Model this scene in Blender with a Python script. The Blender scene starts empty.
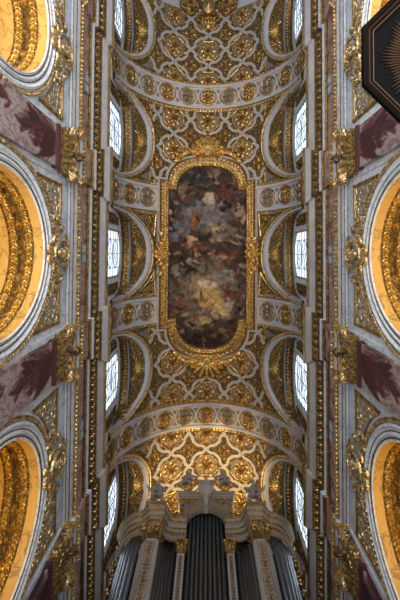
import bpy, math, random
from mathutils import Vector, Matrix, noise
random.seed(7)
PI = math.pi
C = bpy.context.scene.collection
EYE = 1.6                      # camera height; every Z below is measured from the camera
sin, cos, sqrt = math.sin, math.cos, math.sqrt

# ------------------------------------------------------------------ camera numbers
F = 330.0; TS = math.asin(0.028); PCX, PCY = 207.3, 244.8
def unproj(px, py, Y):
    a = (px - PCX) / F; q = (py - PCY) / F
    dy = q * cos(TS) - sin(TS); dz = q * sin(TS) + cos(TS)
    t = Y / dy
    return t * a, t * dz
def ZO(py, Y): return unproj(PCX, py, Y)[1]

# ------------------------------------------------------------------ materials
def new_mat(name):
    m = bpy.data.materials.new(name); m.use_nodes = True
    nt = m.node_tree; b = nt.nodes['Principled BSDF']
    return m, nt, b
def N(nt, t, **kw):
    n = nt.nodes.new(t)
    for k, v in kw.items():
        if k in n.inputs.keys() if not hasattr(n, k) else False: n.inputs[k].default_value = v
        else: setattr(n, k, v)
    return n
def coords(nt, scale=(1, 1, 1)):
    tc = nt.nodes.new('ShaderNodeTexCoord'); mp = nt.nodes.new('ShaderNodeMapping')
    mp.inputs['Scale'].default_value = scale
    nt.links.new(tc.outputs['Object'], mp.inputs['Vector']); return mp.outputs['Vector']
def noise_tex(nt, vec, scale, detail=4, rough=.55, dist=0.0):
    n = nt.nodes.new('ShaderNodeTexNoise'); n.inputs['Scale'].default_value = scale
    n.inputs['Detail'].default_value = detail; n.inputs['Roughness'].default_value = rough
    n.inputs['Distortion'].default_value = dist
    nt.links.new(vec, n.inputs['Vector']); return n
def ramp(nt, fac, stops, interp='LINEAR'):
    r = nt.nodes.new('ShaderNodeValToRGB'); cr = r.color_ramp; cr.interpolation = interp
    while len(cr.elements) < len(stops): cr.elements.new(.5)
    for e, (p, c) in zip(cr.elements, stops):
        e.position = p; e.color = (*c, 1)
    nt.links.new(fac, r.inputs['Fac']); return r
def bump(nt, b, height, strength, dist):
    bp = nt.nodes.new('ShaderNodeBump'); bp.inputs['Strength'].default_value = strength
    bp.inputs['Distance'].default_value = dist
    nt.links.new(height, bp.inputs['Height']); nt.links.new(bp.outputs['Normal'], b.inputs['Normal'])

def stone(name, c1, c2, scale=2.0, rough=.6, veins=None):
    m, nt, b = new_mat(name); v = coords(nt)
    n = noise_tex(nt, v, scale, 6, .6, .6)
    stops = [(.3, c1), (.7, c2)]
    if veins: stops = [(.28, c1), (.46, c2), (.5, veins), (.54, c2), (.75, c1)]
    r = ramp(nt, n.outputs['Fac'], stops)
    nt.links.new(r.outputs['Color'], b.inputs['Base Color'])
    b.inputs['Roughness'].default_value = rough
    n2 = noise_tex(nt, v, 14, 3); bump(nt, b, n2.outputs['Fac'], .15, .03)
    return m
def gold(name, c1, c2, scale=6, rough=.34, metal=.75, bs=.45, bd=.05, bscale=9):
    m, nt, b = new_mat(name); v = coords(nt)
    n = noise_tex(nt, v, scale, 4, .6)
    r = ramp(nt, n.outputs['Fac'], [(.34, c1), (.60, c2)])
    nt.links.new(r.outputs['Color'], b.inputs['Base Color'])
    b.inputs['Roughness'].default_value = rough; b.inputs['Metallic'].default_value = metal
    n2 = noise_tex(nt, v, bscale, 3, .6); bump(nt, b, n2.outputs['Fac'], bs, bd)
    return m
def relief(name, ground, gdark, gbright, scale=4.5, thr=.3, bd=.1, metal=.6):
    """gilt scrollwork standing on a painted ground"""
    m, nt, b = new_mat(name); v = coords(nt)
    n = noise_tex(nt, v, scale * .9, 3, .6, 1.2)
    mx = nt.nodes.new('ShaderNodeMixRGB'); mx.inputs['Fac'].default_value = .22
    nt.links.new(v, mx.inputs['Color1']); nt.links.new(n.outputs['Color'], mx.inputs['Color2'])
    vo = nt.nodes.new('ShaderNodeTexVoronoi'); vo.feature = 'DISTANCE_TO_EDGE'
    vo.inputs['Scale'].default_value = scale
    nt.links.new(mx.outputs['Color'], vo.inputs['Vector'])
    r = ramp(nt, vo.outputs['Distance'], [(.02, ground), (thr * .35, gdark), (thr, gbright)])
    nt.links.new(r.outputs['Color'], b.inputs['Base Color'])
    b.inputs['Roughness'].default_value = .42
    mr = ramp(nt, vo.outputs['Distance'], [(.03, (.1,) * 3), (thr * .5, (metal,) * 3)])
    nt.links.new(mr.outputs['Color'], b.inputs['Metallic'])
    bump(nt, b, vo.outputs['Distance'], 1.0, bd * 3)
    return m
def plain(name, c, rough=.6, metal=0.0):
    m, nt, b = new_mat(name); b.inputs['Base Color'].default_value = (*c, 1)
    b.inputs['Roughness'].default_value = rough; b.inputs['Metallic'].default_value = metal
    v = coords(nt); n2 = noise_tex(nt, v, 9, 3); bump(nt, b, n2.outputs['Fac'], .12, .02)
    return m
def matte(m, lvl=.08):
    m.node_tree.nodes['Principled BSDF'].inputs['Specular IOR Level'].default_value = lvl; return m
def emit(name, c, s):
    m, nt, b = new_mat(name)
    v = coords(nt); n = noise_tex(nt, v, 1.3, 2)
    r = ramp(nt, n.outputs['Fac'], [(.35, tuple(x * .8 for x in c)), (.65, c)])
    nt.links.new(r.outputs['Color'], b.inputs['Emission Color'])
    b.inputs['Emission Strength'].default_value = s
    b.inputs['Base Color'].default_value = (.3, .33, .36, 1); b.inputs['Roughness'].default_value = .15
    return m
def breccia(name, cols, scale=1.1, stretch=(1, 1, 1), det=7):
    m, nt, b = new_mat(name); v = coords(nt, stretch)
    n = noise_tex(nt, v, scale, 5, .62, 1.6)
    mx = nt.nodes.new('ShaderNodeMixRGB'); mx.inputs['Fac'].default_value = .45
    nt.links.new(v, mx.inputs['Color1']); nt.links.new(n.outputs['Color'], mx.inputs['Color2'])
    n2 = noise_tex(nt, mx.outputs['Color'], scale * 1.8, det, .62, .8)
    r = ramp(nt, n2.outputs['Fac'], cols)
    nt.links.new(r.outputs['Color'], b.inputs['Base Color'])
    b.inputs['Roughness'].default_value = .3
    return m

M = {}
M['white'] = stone('white_marble', (.68, .75, .84), (.77, .83, .90), 1.4, .5, (.50, .555, .63))
M['pale'] = stone('pale_stone', (.385, .37, .38), (.47, .455, .465), 1.6, .6)
M['corona'] = stone('cornice_stone', (.31, .305, .315), (.42, .41, .415), 2.2, .6)
M['strap'] = stone('grey_stucco', (.30, .285, .28), (.39, .375, .365), 2.2, .6)
M['greyground'] = stone('grey_ground', (.13, .122, .115), (.19, .18, .175), 3, .7)
M['blueground'] = stone('blue_grey_ground', (.25, .29, .34), (.33, .37, .42), 3, .7)
M['gold'] = gold('gilding', (.19, .11, .036), (.54, .35, .135))
M['goldb'] = gold('bright_gilding', (.42, .27, .085), (.88, .61, .23), rough=.32)
M['goldd'] = gold('old_gilding', (.08, .048, .018), (.30, .19, .07), rough=.42)
M['goldp'] = gold('pale_gilding', (.32, .225, .10), (.76, .59, .32), rough=.34)
M['field'] = relief('gilt_vault_relief', (.075, .052, .028), (.24, .15, .055), (.54, .36, .13), 5.5, .28)
M['lunrelief'] = relief('gilt_lunette_relief', (.08, .055, .035), (.26, .165, .06), (.54, .36, .13), 6.5, .26)
M['leafband'] = relief('gilt_leaf_band', (.07, .045, .025), (.17, .09, .025), (.36, .2, .05), 5.0, .4)
M['soffit'] = stone('yellow_soffit_marble', (.68, .42, .11), (.76, .49, .15), 1.5, .5, (.40, .25, .07))  # pale marble with the chapel lamps' yellow glow put into its colour
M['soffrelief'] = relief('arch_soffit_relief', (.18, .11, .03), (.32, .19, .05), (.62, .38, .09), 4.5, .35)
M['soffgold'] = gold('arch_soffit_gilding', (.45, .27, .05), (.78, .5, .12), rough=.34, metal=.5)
M['gold_shell'] = M['goldb']
M['capgold'] = gold('capital_gilding', (.12, .07, .024), (.52, .36, .14), scale=9)
M['wine'] = plain('wine_red_marble', (.09, .03, .04), .35)
M['shaft'] = breccia('breccia_marble', [(.38, (.05, .015, .024)), (.425, (.15, .055, .07)), (.45, (.30, .20, .20)), (.475, (.42, .36, .29)), (.50, (.44, .40, .40)),
                                        (.52, (.31, .22, .245)), (.54, (.19, .09, .105)), (.56, (.40, .35, .31)), (.62, (.52, .50, .54))], .9, (1, 1, .6), 7)
M['frieze'] = breccia('red_frieze_marble', [(.40, (.15, .06, .055)), (.46, (.36, .19, .17)), (.50, (.62, .47, .42)), (.53, (.28, .12, .11)), (.60, (.60, .49, .45))], 2.4)
M['glass'] = emit('daylit_glass', (.74, .87, 1.0), 1.5)
M['lead'] = plain('leading', (.05, .065, .085), .6)
M['fixture'] = plain('grey_plate', (.33, .37, .42), .5)
M['fixture2'] = plain('grey_plate_face', (.5, .55, .6), .5)
M['case'] = stone('painted_organ_case', (.22, .185, .145), (.31, .27, .215), 2.0, .55)
M['casepale'] = stone('pale_organ_pilaster', (.34, .325, .31), (.43, .41, .39), 2.0, .55)
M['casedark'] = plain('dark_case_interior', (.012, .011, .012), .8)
M['tin'] = stone('pipe_tin', (.36, .39, .43), (.44, .47, .52), 1.5, .2); M['tin'].node_tree.nodes['Principled BSDF'].inputs['Metallic'].default_value = .75; M['tin'].node_tree.nodes['Bump'].inputs['Strength'].default_value = 0
M['statue'] = stone('grey_statue', (.27, .24, .215), (.36, .325, .29), 5, .6)
M['board'] = matte(plain('dark_blue_board', (.004, .004, .0055), .8))
M['darkwood'] = matte(plain('dark_walnut', (.006, .0042, .003), .6), .04)
M['tinblue'] = plain('window_side_pipe_tin', (.55, .63, .74), .2, .6)  # outer pipes: bluish window light is put into the tin colour
M['bronze'] = plain('sunburst_bronze', (.05, .023, .009), .55, .25)
M['floor'] = stone('marble_floor', (.45, .43, .40), (.55, .53, .50), .6, .35)
M['plaster'] = stone('chapel_plaster', (.5, .46, .4), (.58, .54, .48), 1.0, .7)

# ------------------------------------------------------------------ mesh builder
def V(*a): return Vector(a)
class MB:
    def __init__(s): s.v = []; s.f = []
    def add(s, pts, faces):
        o = len(s.v); s.v.extend(tuple(p) for p in pts); s.f.extend(tuple(i + o for i in f) for f in faces)
    def strip(s, rows, closed=False, cyc=False):
        """quads between consecutive rows of points"""
        o = len(s.v); n = len(rows[0])
        for r in rows: s.v.extend(tuple(p) for p in r)
        R_ = len(rows)
        for i in range(R_ if cyc else R_ - 1):
            i2 = (i + 1) % R_
            for j in range(n if closed else n - 1):
                k = (j + 1) % n
                s.f.append((o + i * n + j, o + i * n + k, o + i2 * n + k, o + i2 * n + j))
    def box(s, x0, x1, y0, y1, z0, z1):
        p = [(x, y, z) for x in (x0, x1) for y in (y0, y1) for z in (z0, z1)]
        s.add(p, [(0, 1, 3, 2), (4, 6, 7, 5), (0, 4, 5, 1), (2, 3, 7, 6), (0, 2, 6, 4), (1, 5, 7, 3)])
    def blob(s, c, t, b, n, a1, a2, h, k=6):
        """half ellipsoid of half-axes a1 (along t), a2 (along b), height h (along n)"""
        pts = []
        for rr, hh in ((1, -.15), (.82, .58)):
            for i in range(k):
                a = 2 * PI * i / k
                pts.append(c + t * (a1 * rr * cos(a)) + b * (a2 * rr * sin(a)) + n * (h * hh))
        pts.append(c + n * h)
        fs = [(i, (i + 1) % k, k + (i + 1) % k, k + i) for i in range(k)] + [(k + i, k + (i + 1) % k, 2 * k) for i in range(k)]
        s.add(pts, fs)
    def ball(s, c, rx, ry, rz, nu=10, nv=6):
        rows = []
        for j in range(nv + 1):
            ph = PI * j / nv
            rows.append([V(c[0] + rx * sin(ph) * cos(2 * PI * i / nu), c[1] + ry * sin(ph) * sin(2 * PI * i / nu), c[2] + rz * cos(ph)) for i in range(nu)])
        s.strip(rows, closed=True)
    def ridge(s, pts, nrm, w, h):
        """a raised roll along pts; nrm: one normal or one per point; w may be a list"""
        rows = []
        for i, p in enumerate(pts):
            a = pts[max(i - 1, 0)]; b = pts[min(i + 1, len(pts) - 1)]
            n = nrm[i] if isinstance(nrm, list) else nrm
            ww = w[i] if isinstance(w, list) else w
            hh = h[i] if isinstance(h, list) else h
            d = (b - a); side = d.cross(n)
            if side.length < 1e-9: side = V(0, 0, 1)
            side.normalize()
            rows.append([p - side * ww - n * hh * .1, p - side * ww * .6 + n * hh * .75, p + n * hh, p + side * ww * .6 + n * hh * .75, p + side * ww - n * hh * .1])
        s.strip(rows)
    def tube(s, pts, r, k=8):
        rows = []
        for i, p in enumerate(pts):
            d = (pts[min(i + 1, len(pts) - 1)] - pts[max(i - 1, 0)]).normalized()
            u = d.orthogonal().normalized(); w = d.cross(u)
            rr = r[i] if isinstance(r, list) else r
            rows.append([p + u * rr * cos(2 * PI * j / k) + w * rr * sin(2 * PI * j / k) for j in range(k)])
        s.strip(rows, closed=True)
        o = len(s.v)
        s.f.append(tuple(range(o - k, o))); s.f.append(tuple(range(o - k * len(pts), o - k * (len(pts) - 1))))
    def lathe(s, prof, c, k=20):
        s.strip([[V(c[0] + r * cos(2 * PI * j / k), c[1] + r * sin(2 * PI * j / k), c[2] + z) for j in range(k)] for r, z in prof], closed=True)
    def prism(s, poly, y0, y1):
        """poly of (x, z) extruded along y"""
        n = len(poly); o = len(s.v)
        s.v.extend((x, y0, z) for x, z in poly); s.v.extend((x, y1, z) for x, z in poly)
        s.f.append(tuple(o + i for i in range(n))); s.f.append(tuple(o + n + i for i in reversed(range(n))))
        for i in range(n): s.f.append((o + i, o + (i + 1) % n, o + n + (i + 1) % n, o + n + i))
    def mesh(s, name, m, smooth=False):
        me = bpy.data.meshes.new(name); me.from_pydata(s.v, [], s.f); me.materials.append(m)
        if smooth: me.polygons.foreach_set('use_smooth', [True] * len(me.polygons))
        me.update(); return me
    def build(s, name, m, parent=None, smooth=False):
        return obj(name, s.mesh(name, m, smooth), parent)
def obj(name, me, parent=None, mat=None):
    o = bpy.data.objects.new(name, me); C.objects.link(o)
    if parent: o.parent = parent
    if mat: o.matrix_basis = mat
    return o
def tag(o, label, cat, group=None):
    o['label'] = label; o['category'] = cat
    if group: o['group'] = group
    return o
def thing(name, label, cat, loc=(0, 0, 0), group=None, scale=(1, 1, 1)):
    o = bpy.data.objects.new(name, None); C.objects.link(o); o.location = loc; o.scale = scale
    o.empty_display_size = .2
    return tag(o, label, cat, group)
def structure(o, label=None):
    o['kind'] = 'structure'
    if label: o['label'] = label
    return o
def copy_tree(root, loc, scale, label):
    def cp(o, parent):
        c = o.copy(); C.objects.link(c); c.parent = parent
        for ch in kids.get(o, ()): cp(ch, c)
        return c
    kids = {}
    for o in list(bpy.data.objects):
        if o.parent: kids.setdefault(o.parent, []).append(o)
    r = cp(root, None); r.location = loc; r.scale = scale
    if label: r['label'] = label
    return r

# ------------------------------------------------------------------ ornament vocabulary (t, b span the surface, n stands out of it)
def spiral(mb, c, t, b, n, r, turns=1.6, w=.05, h=.06, hand=1, a0=0.0, k=18):
    pts = []; ws = []
    for i in range(k + 1):
        q = i / k; a = a0 + hand * turns * 2 * PI * q; rr = r * (1 - .88 * q)
        pts.append(c + t * (rr * cos(a)) + b * (rr * sin(a)) + n * (h * .4 * q)); ws.append(w * (1 - .45 * q))
    mb.ridge(pts, n, ws, h)
    mb.blob(c + n * h * .4, t, b, n, w * .7, w * .7, h * .7, 5)
def leaf_flat(mb, c, d, b, n, ln, wd, h):
    """a leaf lying on the surface: midrib roll with lobes on both sides"""
    mb.blob(c + d * ln * .5, d, b, n, ln * .55, wd * .45, h)
    for q in (.25, .5, .75):
        for sg in (-1, 1):
            dd = (d * .7 + b * sg).normalized(); bb = n.cross(dd)
            mb.blob(c + d * ln * q + b * sg * wd * .32, dd, bb, n, wd * .38, wd * .16, h * .8, 5)
def rosette(mb, c, t, b, n, r, h, petals=8):
    for rr, cnt, off, hh in ((.72, petals, 0, .55), (.4, petals, .5, .9)):
        for i in range(cnt):
            a = 2 * PI * (i + off) / cnt
            d = t * cos(a) + b * sin(a); e = n.cross(d)
            mb.blob(c + d * r * rr * .92 + n * h * (0.0 if rr > .5 else .25), d, e, n, r * .3, r * (.23 if rr > .5 else .15), h * hh)
    mb.blob(c + n * h * .4, t, b, n, r * .17, r * .17, h * .9)
def fleur(mb, c, t, b, n, r, h):
    for i in range(4):
        a = PI / 2 * i; d = t * cos(a) + b * sin(a); e = n.cross(d)
        mb.blob(c + d * r * .52, d, e, n, r * .42, r * .13, h)
        for sg in (-1, 1):
            dd = (d * .6 + e * sg).normalized()
            mb.blob(c + d * r * .6 + e * sg * r * .2, dd, n.cross(dd), n, r * .2, r * .09, h * .8)
    mb.blob(c, t, b, n, r * .2, r * .2, h * 1.2)
def shell(mb, c, up, side, n, r, h, k=9):
    """a scallop fanning from c towards up"""
    for i in range(k):
        a = (i / (k - 1) - .5) * PI * 1.05
        d = up * cos(a) + side * sin(a); e = n.cross(d)
        mb.blob(c + d * r * .55, d, e, n, r * .5, r * .13, h, 6)
        mb.blob(c + d * r * 1.0 + n * h * .2, d, e, n, r * .13, r * .15, h, 5)
    mb.blob(c, up, side, n, r * .28, r * .3, h * 1.3)
    for sg in (-1, 1): spiral(mb, c - up * r * .12 + side * sg * r * .62, up, side * sg, n, r * .27, 1.3, r * .09, h, 1, PI)
def leaf_curl(mb, base, up, out, side, ht, wd, curl):
    """an acanthus leaf that rises along up and rolls forward along out"""
    rows = []
    for i in range(8):
        q = i / 7
        a = q * PI * 1.15
        rise = ht * (q if q < .55 else .55 + .45 * sin((q - .55) / .45 * PI * .62) * .9)
        fwd = curl * (.12 * q + (0 if q < .45 else (1 - cos((q - .45) / .55 * PI * .8)) * .55))
        w = wd * (.75 + .35 * sin(q * PI)) * (1 if q < .8 else 1 - (q - .8) * 2.6)
        p = base + up * rise + out * fwd
        rows.append([p - side * w * .5 - out * curl * .12, p - side * w * .25 + out * curl * .05, p + out * curl * .14, p + side * w * .25 + out * curl * .05, p + side * w * .5 - out * curl * .12])
    mb.strip(rows)
def scatter_scrolls(mb, surf, u0, u1, v0, v1, pitch, ok=lambda u, v: True, h=.07, fill=.9):
    """surf(u, v) -> point, t, b, n ; u and v in metres"""
    nu = max(1, round((u1 - u0) / pitch)); nv = max(1, round((v1 - v0) / pitch))
    for i in range(nu):
        for j in range(nv):
            u = u0 + (u1 - u0) * (i + .5) / nu + random.uniform(-.1, .1) * pitch
            v = v0 + (v1 - v0) * (j + .5) / nv + random.uniform(-.1, .1) * pitch
            if not ok(u, v): continue
            p, t, b, n = surf(u, v)
            hand = 1 if (i + j) % 2 else -1; a0 = random.uniform(0, 6.28)
            spiral(mb, p, t, b, n, pitch * .44, 1.4, pitch * .09, h, hand, a0, 14)
            for q in range(3):
                a = a0 + hand * (1.2 + q * 1.9); d = t * cos(a) + b * sin(a)
                uu = u + pitch * .46 * cos(a); vv = v + pitch * .46 * sin(a)
                if not ok(uu, vv): continue
                dd = (d + n.cross(d) * hand * .8).normalized()
                mb.blob(p + d * pitch * .47, dd, n.cross(dd), n, pitch * .2, pitch * .085, h * .9, 5)

# ------------------------------------------------------------------ setting out
BAY = 7.0; R = 5.32; ZS = 16.58; W = 5.1
BAYS = (-14, -7, 0, 7, 14); PIL = (-17.5, -10.5, -3.5, 3.5, 10.5)
Y0, Y1 = -18.6, 17.6
XW = 5.2                                                  # plane of the clerestory windows
LZ, LN = 17.7, 2.45
def superell(a, r, H):
    c, s = cos(a), sin(a)
    return (abs(c) ** (2 / LN)) * r * (1 if c >= 0 else -1), LZ + H * abs(s) ** (2 / LN)
RI, HI = 2.47, 2.72; RO, HO = 2.68, 2.92
def lun_top(dy, r=RI, H=HI):
    dy = abs(dy)
    return None if dy >= r else LZ + H * (1 - (dy / r) ** LN) ** (1 / LN)
def in_lunette(y, Z, grow=0.0):
    for yc in BAYS:
        if abs(y - yc) < RO + grow:
            t = lun_top(y - yc, RO + grow, HO + grow)
            if t and Z < t: return True
    return False
def cyl(s, y, h=0.0):
    th = s / R; return V((R - h) * sin(th), y, ZS + (R - h) * cos(th))
def cyl_frame(s, y, h=0.0):
    th = s / R
    return cyl(s, y, h), V(cos(th), 0, -sin(th)), V(0, 1, 0), V(-sin(th), 0, -cos(th))
def cyl_matrix(s, y, h):
    p, t, b, n = cyl_frame(s, y, h)
    b = n.cross(t)
    return Matrix(((t.x, b.x, n.x, p.x), (t.y, b.y, n.y, p.y), (t.z, b.z, n.z, p.z), (0, 0, 0, 1)))

# y samples that follow openings of half width r about every bay centre
def ysamples(r, extra=(), k=28):
    ys = {Y0, Y1}
    for yc in BAYS:
        for i in range(k + 1): ys.add(round(yc - r * cos(PI * i / k), 5))
    for p in PIL: ys.add(p)
    for e in extra: ys.add(e)
    return sorted(y for y in ys if Y0 <= y <= Y1)

# ------------------------------------------------------------------ the setting
# floor
mb = MB(); mb.box(-12, 12, Y0 - 8, Y1, -1.9, -1.6)
structure(mb.build('floor', M['floor']), 'pale marble floor of the nave')

# ceiling: barrel vault cut by the lunettes
mb = MB(); NS = 40; rows = []
TH0 = math.acos((LZ - ZS) / R)
for y in ysamples(RI):
    zt = None
    for yc in BAYS:
        zt = zt or lun_top(y - yc)
    th = TH0 if not zt else math.acos(min(1, (zt - ZS) / R))
    rows.append([cyl(R * (-th + 2 * th * i / NS), y) for i in range(NS + 1)])
mb.strip(rows)
structure(mb.build('ceiling', M['field'], smooth=True), 'gilt coffered barrel vault of the nave')

# nave walls: arcade wall below, clerestory above (window openings and arches left out)
AZ, AR = 8.08, 2.18                                       # arch centre height and opening radius
WZ0, WZT, WZC, WH = 15.4, 19.92, 19.52, 1.36              # window sill, crown, corner heights, half width
def win_top(dy): return WZT - (WZT - WZC) * (dy / WH) ** 2
for side, nm in ((-1, 'wall_left'), (1, 'wall_right')):
    mb = MB()
    r1 = []; ex = []
    for yc in BAYS: ex += [yc - AR - 1e-3, yc + AR + 1e-3]
    prev = None
    for y in ysamples(AR, ex, 36):
        zl = -1.6
        for yc in (-14, -7, 0, 7, 14):
            if abs(y - yc) <= AR: zl = AZ + sqrt(max(0, AR * AR - (y - yc) ** 2))
        r1.append([V(side * W, y, zl), V(side * W, y, zl * .5 + 6), V(side * W, y, 12.05)])
    mb.strip(r1)
    ex = []
    for yc in BAYS: ex += [yc + q * k for q in (WH, WH + 1e-3) for k in (-1, 1)] + [yc + WH * (i / 6 - 1) for i in range(13)]
    lo = []; up = []
    for y in ysamples(RI, ex, 30):
        zt = LZ; wt = None
        for yc in BAYS:
            t = lun_top(y - yc)
            if t: zt = t
            if abs(y - yc) <= WH + 1e-6: wt = win_top(y - yc)
        lo.append([V(side * XW, y, 14.6), V(side * XW, y, WZ0)])
        up.append([V(side * XW, y, wt if wt else WZ0), V(side * XW, y, zt)])
    mb.strip(lo); mb.strip(up)
    # window reveals
    for yc in BAYS:
        out = [V(side * XW, yc - WH, WZ0)] + [V(side * XW, yc + WH * (i / 6 - 1), win_top(WH * (i / 6 - 1))) for i in range(13)] + [V(side * XW, yc + WH, WZ0)]
        mb.strip([out, [p + V(side * .2, 0, 0) for p in out]])
    wl = structure(mb.build(nm, M['white']), 'white marble nave wall, %s side' % nm[5:])
    # upper wall strip colour differs little; the chapels behind the arches
    mc = MB()
    for yc in (-14, -7, 0, 7, 14):
        ring = [V(0, yc + 2.6 * cos(a), AZ + 2.6 * sin(a)) for a in [PI * i / 24 for i in range(25)]]
        ring = [V(0, yc + 2.6, -1.6)] + ring + [V(0, yc - 2.6, -1.6)]
        mc.strip([[p + V(side * 7.0, 0, 0) for p in ring], [p + V(side * 10.5, 0, 0) for p in ring]])
        o = len(mc.v); mc.v.extend((side * 10.5, p.y, p.z) for p in ring); mc.f.append(tuple(range(o, o + len(ring))))
    mc.build('chapel_interior', M['plaster'], wl)
# end wall behind the organ
mb = MB(); mb.box(-7, 7, Y1, Y1 + .3, -1.6, 22.4)
structure(mb.build('wall_end', M['plaster']), 'plain wall behind the organ')

# windows
wi = 0
for side in (-1, 1):
    for bi, yc in enumerate(BAYS):
        wi += 1
        root = bpy.data.objects.new('window_%d' % wi, None); C.objects.link(root); root.location = (side * XW, yc, WZ0); root.scale = (-side, 1, 1)
        structure(root, 'leaded clear glass clerestory window'); 
        if wi == 1:
            x = -.07
            ys = [WH * (i / 8 - 1) for i in range(17)]
            mb = MB(); mb.strip([[V(x, y, 0), V(x, y, win_top(y) - WZ0)] for y in ys]); g = mb.mesh('glass', M['glass'])
            mb = MB(); x0, x1 = -.065, -.04
            def bar(y0, z0, y1, z1, w=.035):
                d = V(0, y1 - y0, z1 - z0); s_ = d.cross(V(1, 0, 0)).normalized() * w
                p = [V(x0, y0, z0), V(x0, y1, z1)]
                rows = [[q + s_, q + s_ + V(x1 - x0, 0, 0), q - s_ + V(x1 - x0, 0, 0), q - s_] for q in p]
                mb.strip(rows, closed=True)
            Ht = WZT - WZ0
            for y in (-.80, .80): bar(y, 0, y, win_top(y) - WZ0 - .05, .014)
            bar(0, 0, 0, Ht - .05, .012)
            for z in (.8, 1.9, 3.0, 3.9): bar(-WH, z, WH, z, .015)
            for z in (1.35, 2.45, 3.45):
                q = [(.8 * cos(a), z + .42 * sin(a)) for a in [2 * PI * i / 16 for i in range(17)]]
                for (a, b), (c, d) in zip(q, q[1:]): bar(a, b, c, d, .012)
                q = [(.3 * cos(a), z + .2 * sin(a)) for a in [2 * PI * i / 10 for i in range(11)]]
                for (a, b), (c, d) in zip(q, q[1:]): bar(a, b, c, d, .012)
                for sg in (-1, 1): bar(sg * .3, z, sg * WH, z, .011)
            q = [(y * .93, win_top(y) - WZ0 - .13) for y in ys]
            for (a, b), (c, d) in zip(q, q[1:]): bar(a, b, c, d, .02)
            for sg in (-1, 1): bar(sg * WH * .93, 0, sg * WH * .93, Ht - .4, .02)
            le = mb.mesh('leading', M['lead'])
            mb = MB()
            out = [V(0, -WH, 0)] + [V(0, y, win_top(y) - WZ0) for y in ys] + [V(0, WH, 0)]
            inn = [V(0, p.y * .945, p.z - (.08 if p.z > .5 else 0)) for p in out]
            dx = V(-.06, 0, 0); dd = V(0.02, 0, 0)
            mb.strip([[p + dx for p in out], [p + dd for p in out], [p + dd for p in inn], [p + dx for p in inn]])
            fr = mb.mesh('window_frame', M['pale'])
        obj('glass', g, root); obj('leading', le, root); obj('window_frame', fr, root)

# entablature along each wall
XF = 4.98; RW, RP = .70, .16
def plan(d, z, side):
    pts = [V(side * (XF - d), Y0, z)]
    for p in PIL:
        a, b = p - RW - d, p + RW + d
        for y, q in ((a, 0), (a, RP), (b, RP), (b, 0)):
            pts.append(V(side * (XF - d - q), max(y, Y0), z))
    pts.append(V(side * (XF - d), Y1, z)); return pts
def along(d, z, side, pitch):
    """points, tangents and facing along the straight runs of the plan"""
    pl = plan(d, z, side); res = []
    for a, b in zip(pl, pl[1:]):
        L = (b - a).length
        if L < pitch * .9: continue
        k = max(1, round(L / pitch)); t = (b - a) / L
        f = V(-side, 0, 0) if abs(t.y) > .5 else V(0, 1 if (a.x - b.x) * side < 0 else -1, 0)
        for i in range(k): res.append((a.lerp(b, (i + .5) / k), t, f))
    return res
def X2Z(u, X): return F * X / u
PROF = [  # (u in picture, X, material up to the next point, part name)
    (140, 5.03, 'white', 'lower_fascia'), (138, 5.0, 'goldd', 'lower_fillet'), (137.2, 4.97, 'white', 'middle_fascia'), (134.4, 4.97, 'goldd', 'upper_fillet'), (133.5, 4.93, 'white', 'upper_fascia'),
    (130.8, 4.93, 'goldp', 'egg_moulding'), (126.6, 4.85, 'frieze', None), (126.4, 4.98, 'frieze', 'frieze'), (121.6, 4.98, 'goldd', 'bed_moulding'), (120.2, 4.92, 'gold', 'bed_roll'),
    (118.2, 4.86, 'white', 'dentil_fillet'), (115.8, 4.84, 'leafband', 'leaf_band'), (108.6, 4.66, 'gold', 'leaf_fillet'), (107.6, 4.64, 'corona', 'corona'),
    (102.2, 4.47, 'corona', 'corona_face'), (101.2, 4.46, 'gold', 'gilt_lip'), (99.0, 4.40, 'corona', 'top')]
for ti, side in enumerate((-1, 1)):
    root = bpy.data.objects.new('trim_%d' % (ti + 1), None); C.objects.link(root); root.location = (side * XF, 0, 12)
    structure(root, 'long entablature with red frieze and gilt bands')
    inv = Matrix.Translation(-root.location)
    def addp(mb, name, m, smooth=False):
        o = mb.build(name, m, root, smooth); o.matrix_basis = inv; return o
    for (u0, xa, mt, nm), (u1, xb, _, _2) in zip(PROF, PROF[1:]):
        if nm is None: nm = 'frieze_ledge'
        za, zb = X2Z(u0, xa), X2Z(u1, xb)
        mb = MB(); a = plan(XF - xa, za, side); b = plan(XF - xb, zb, side)
        mb.strip([a, b]); addp(mb, nm, M[mt])
    mb = MB(); mb.strip([plan(XF - 4.40, X2Z(99, 4.4), side), plan(XF - 5.2, X2Z(99, 4.4), side)]); addp(mb, 'cornice_top', M['corona'])
    # eggs, leaves, beads
    mb = MB()
    for p, t, f in along(XF - 4.87, X2Z(128.6, 4.89), side, .17):
        n = (f * .7 + V(0, 0, -1)).normalized(); b = n.cross(t)
        mb.blob(p, t, b, n, .06, .06, .07, 6); mb.blob(p + t * .085 + b * .0, t, b, n, .018, .09, .06, 4)
    addp(mb, 'egg_and_dart', M['goldp'])
    mb = MB()
    for i, (p, t, f) in enumerate(along(XF - 4.75, X2Z(112.2, 4.75), side, .30)):
        n = (f * .55 + V(0, 0, -1)).normalized(); b = n.cross(t)
        mb.blob(p, t, b, n, .06, .12, .09, 6)
        for sg in (-1, 1):
            dd = (b + t * sg * .8).normalized()
            mb.blob(p + t * sg * .08 + b * .03, dd, n.cross(dd), n, .085, .032, .06, 5)
            mb.blob(p + t * sg * .07 - b * .09, dd, n.cross(dd), n, .05, .03, .05, 5)
    addp(mb, 'leaf_ornament', M['capgold'])

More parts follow.
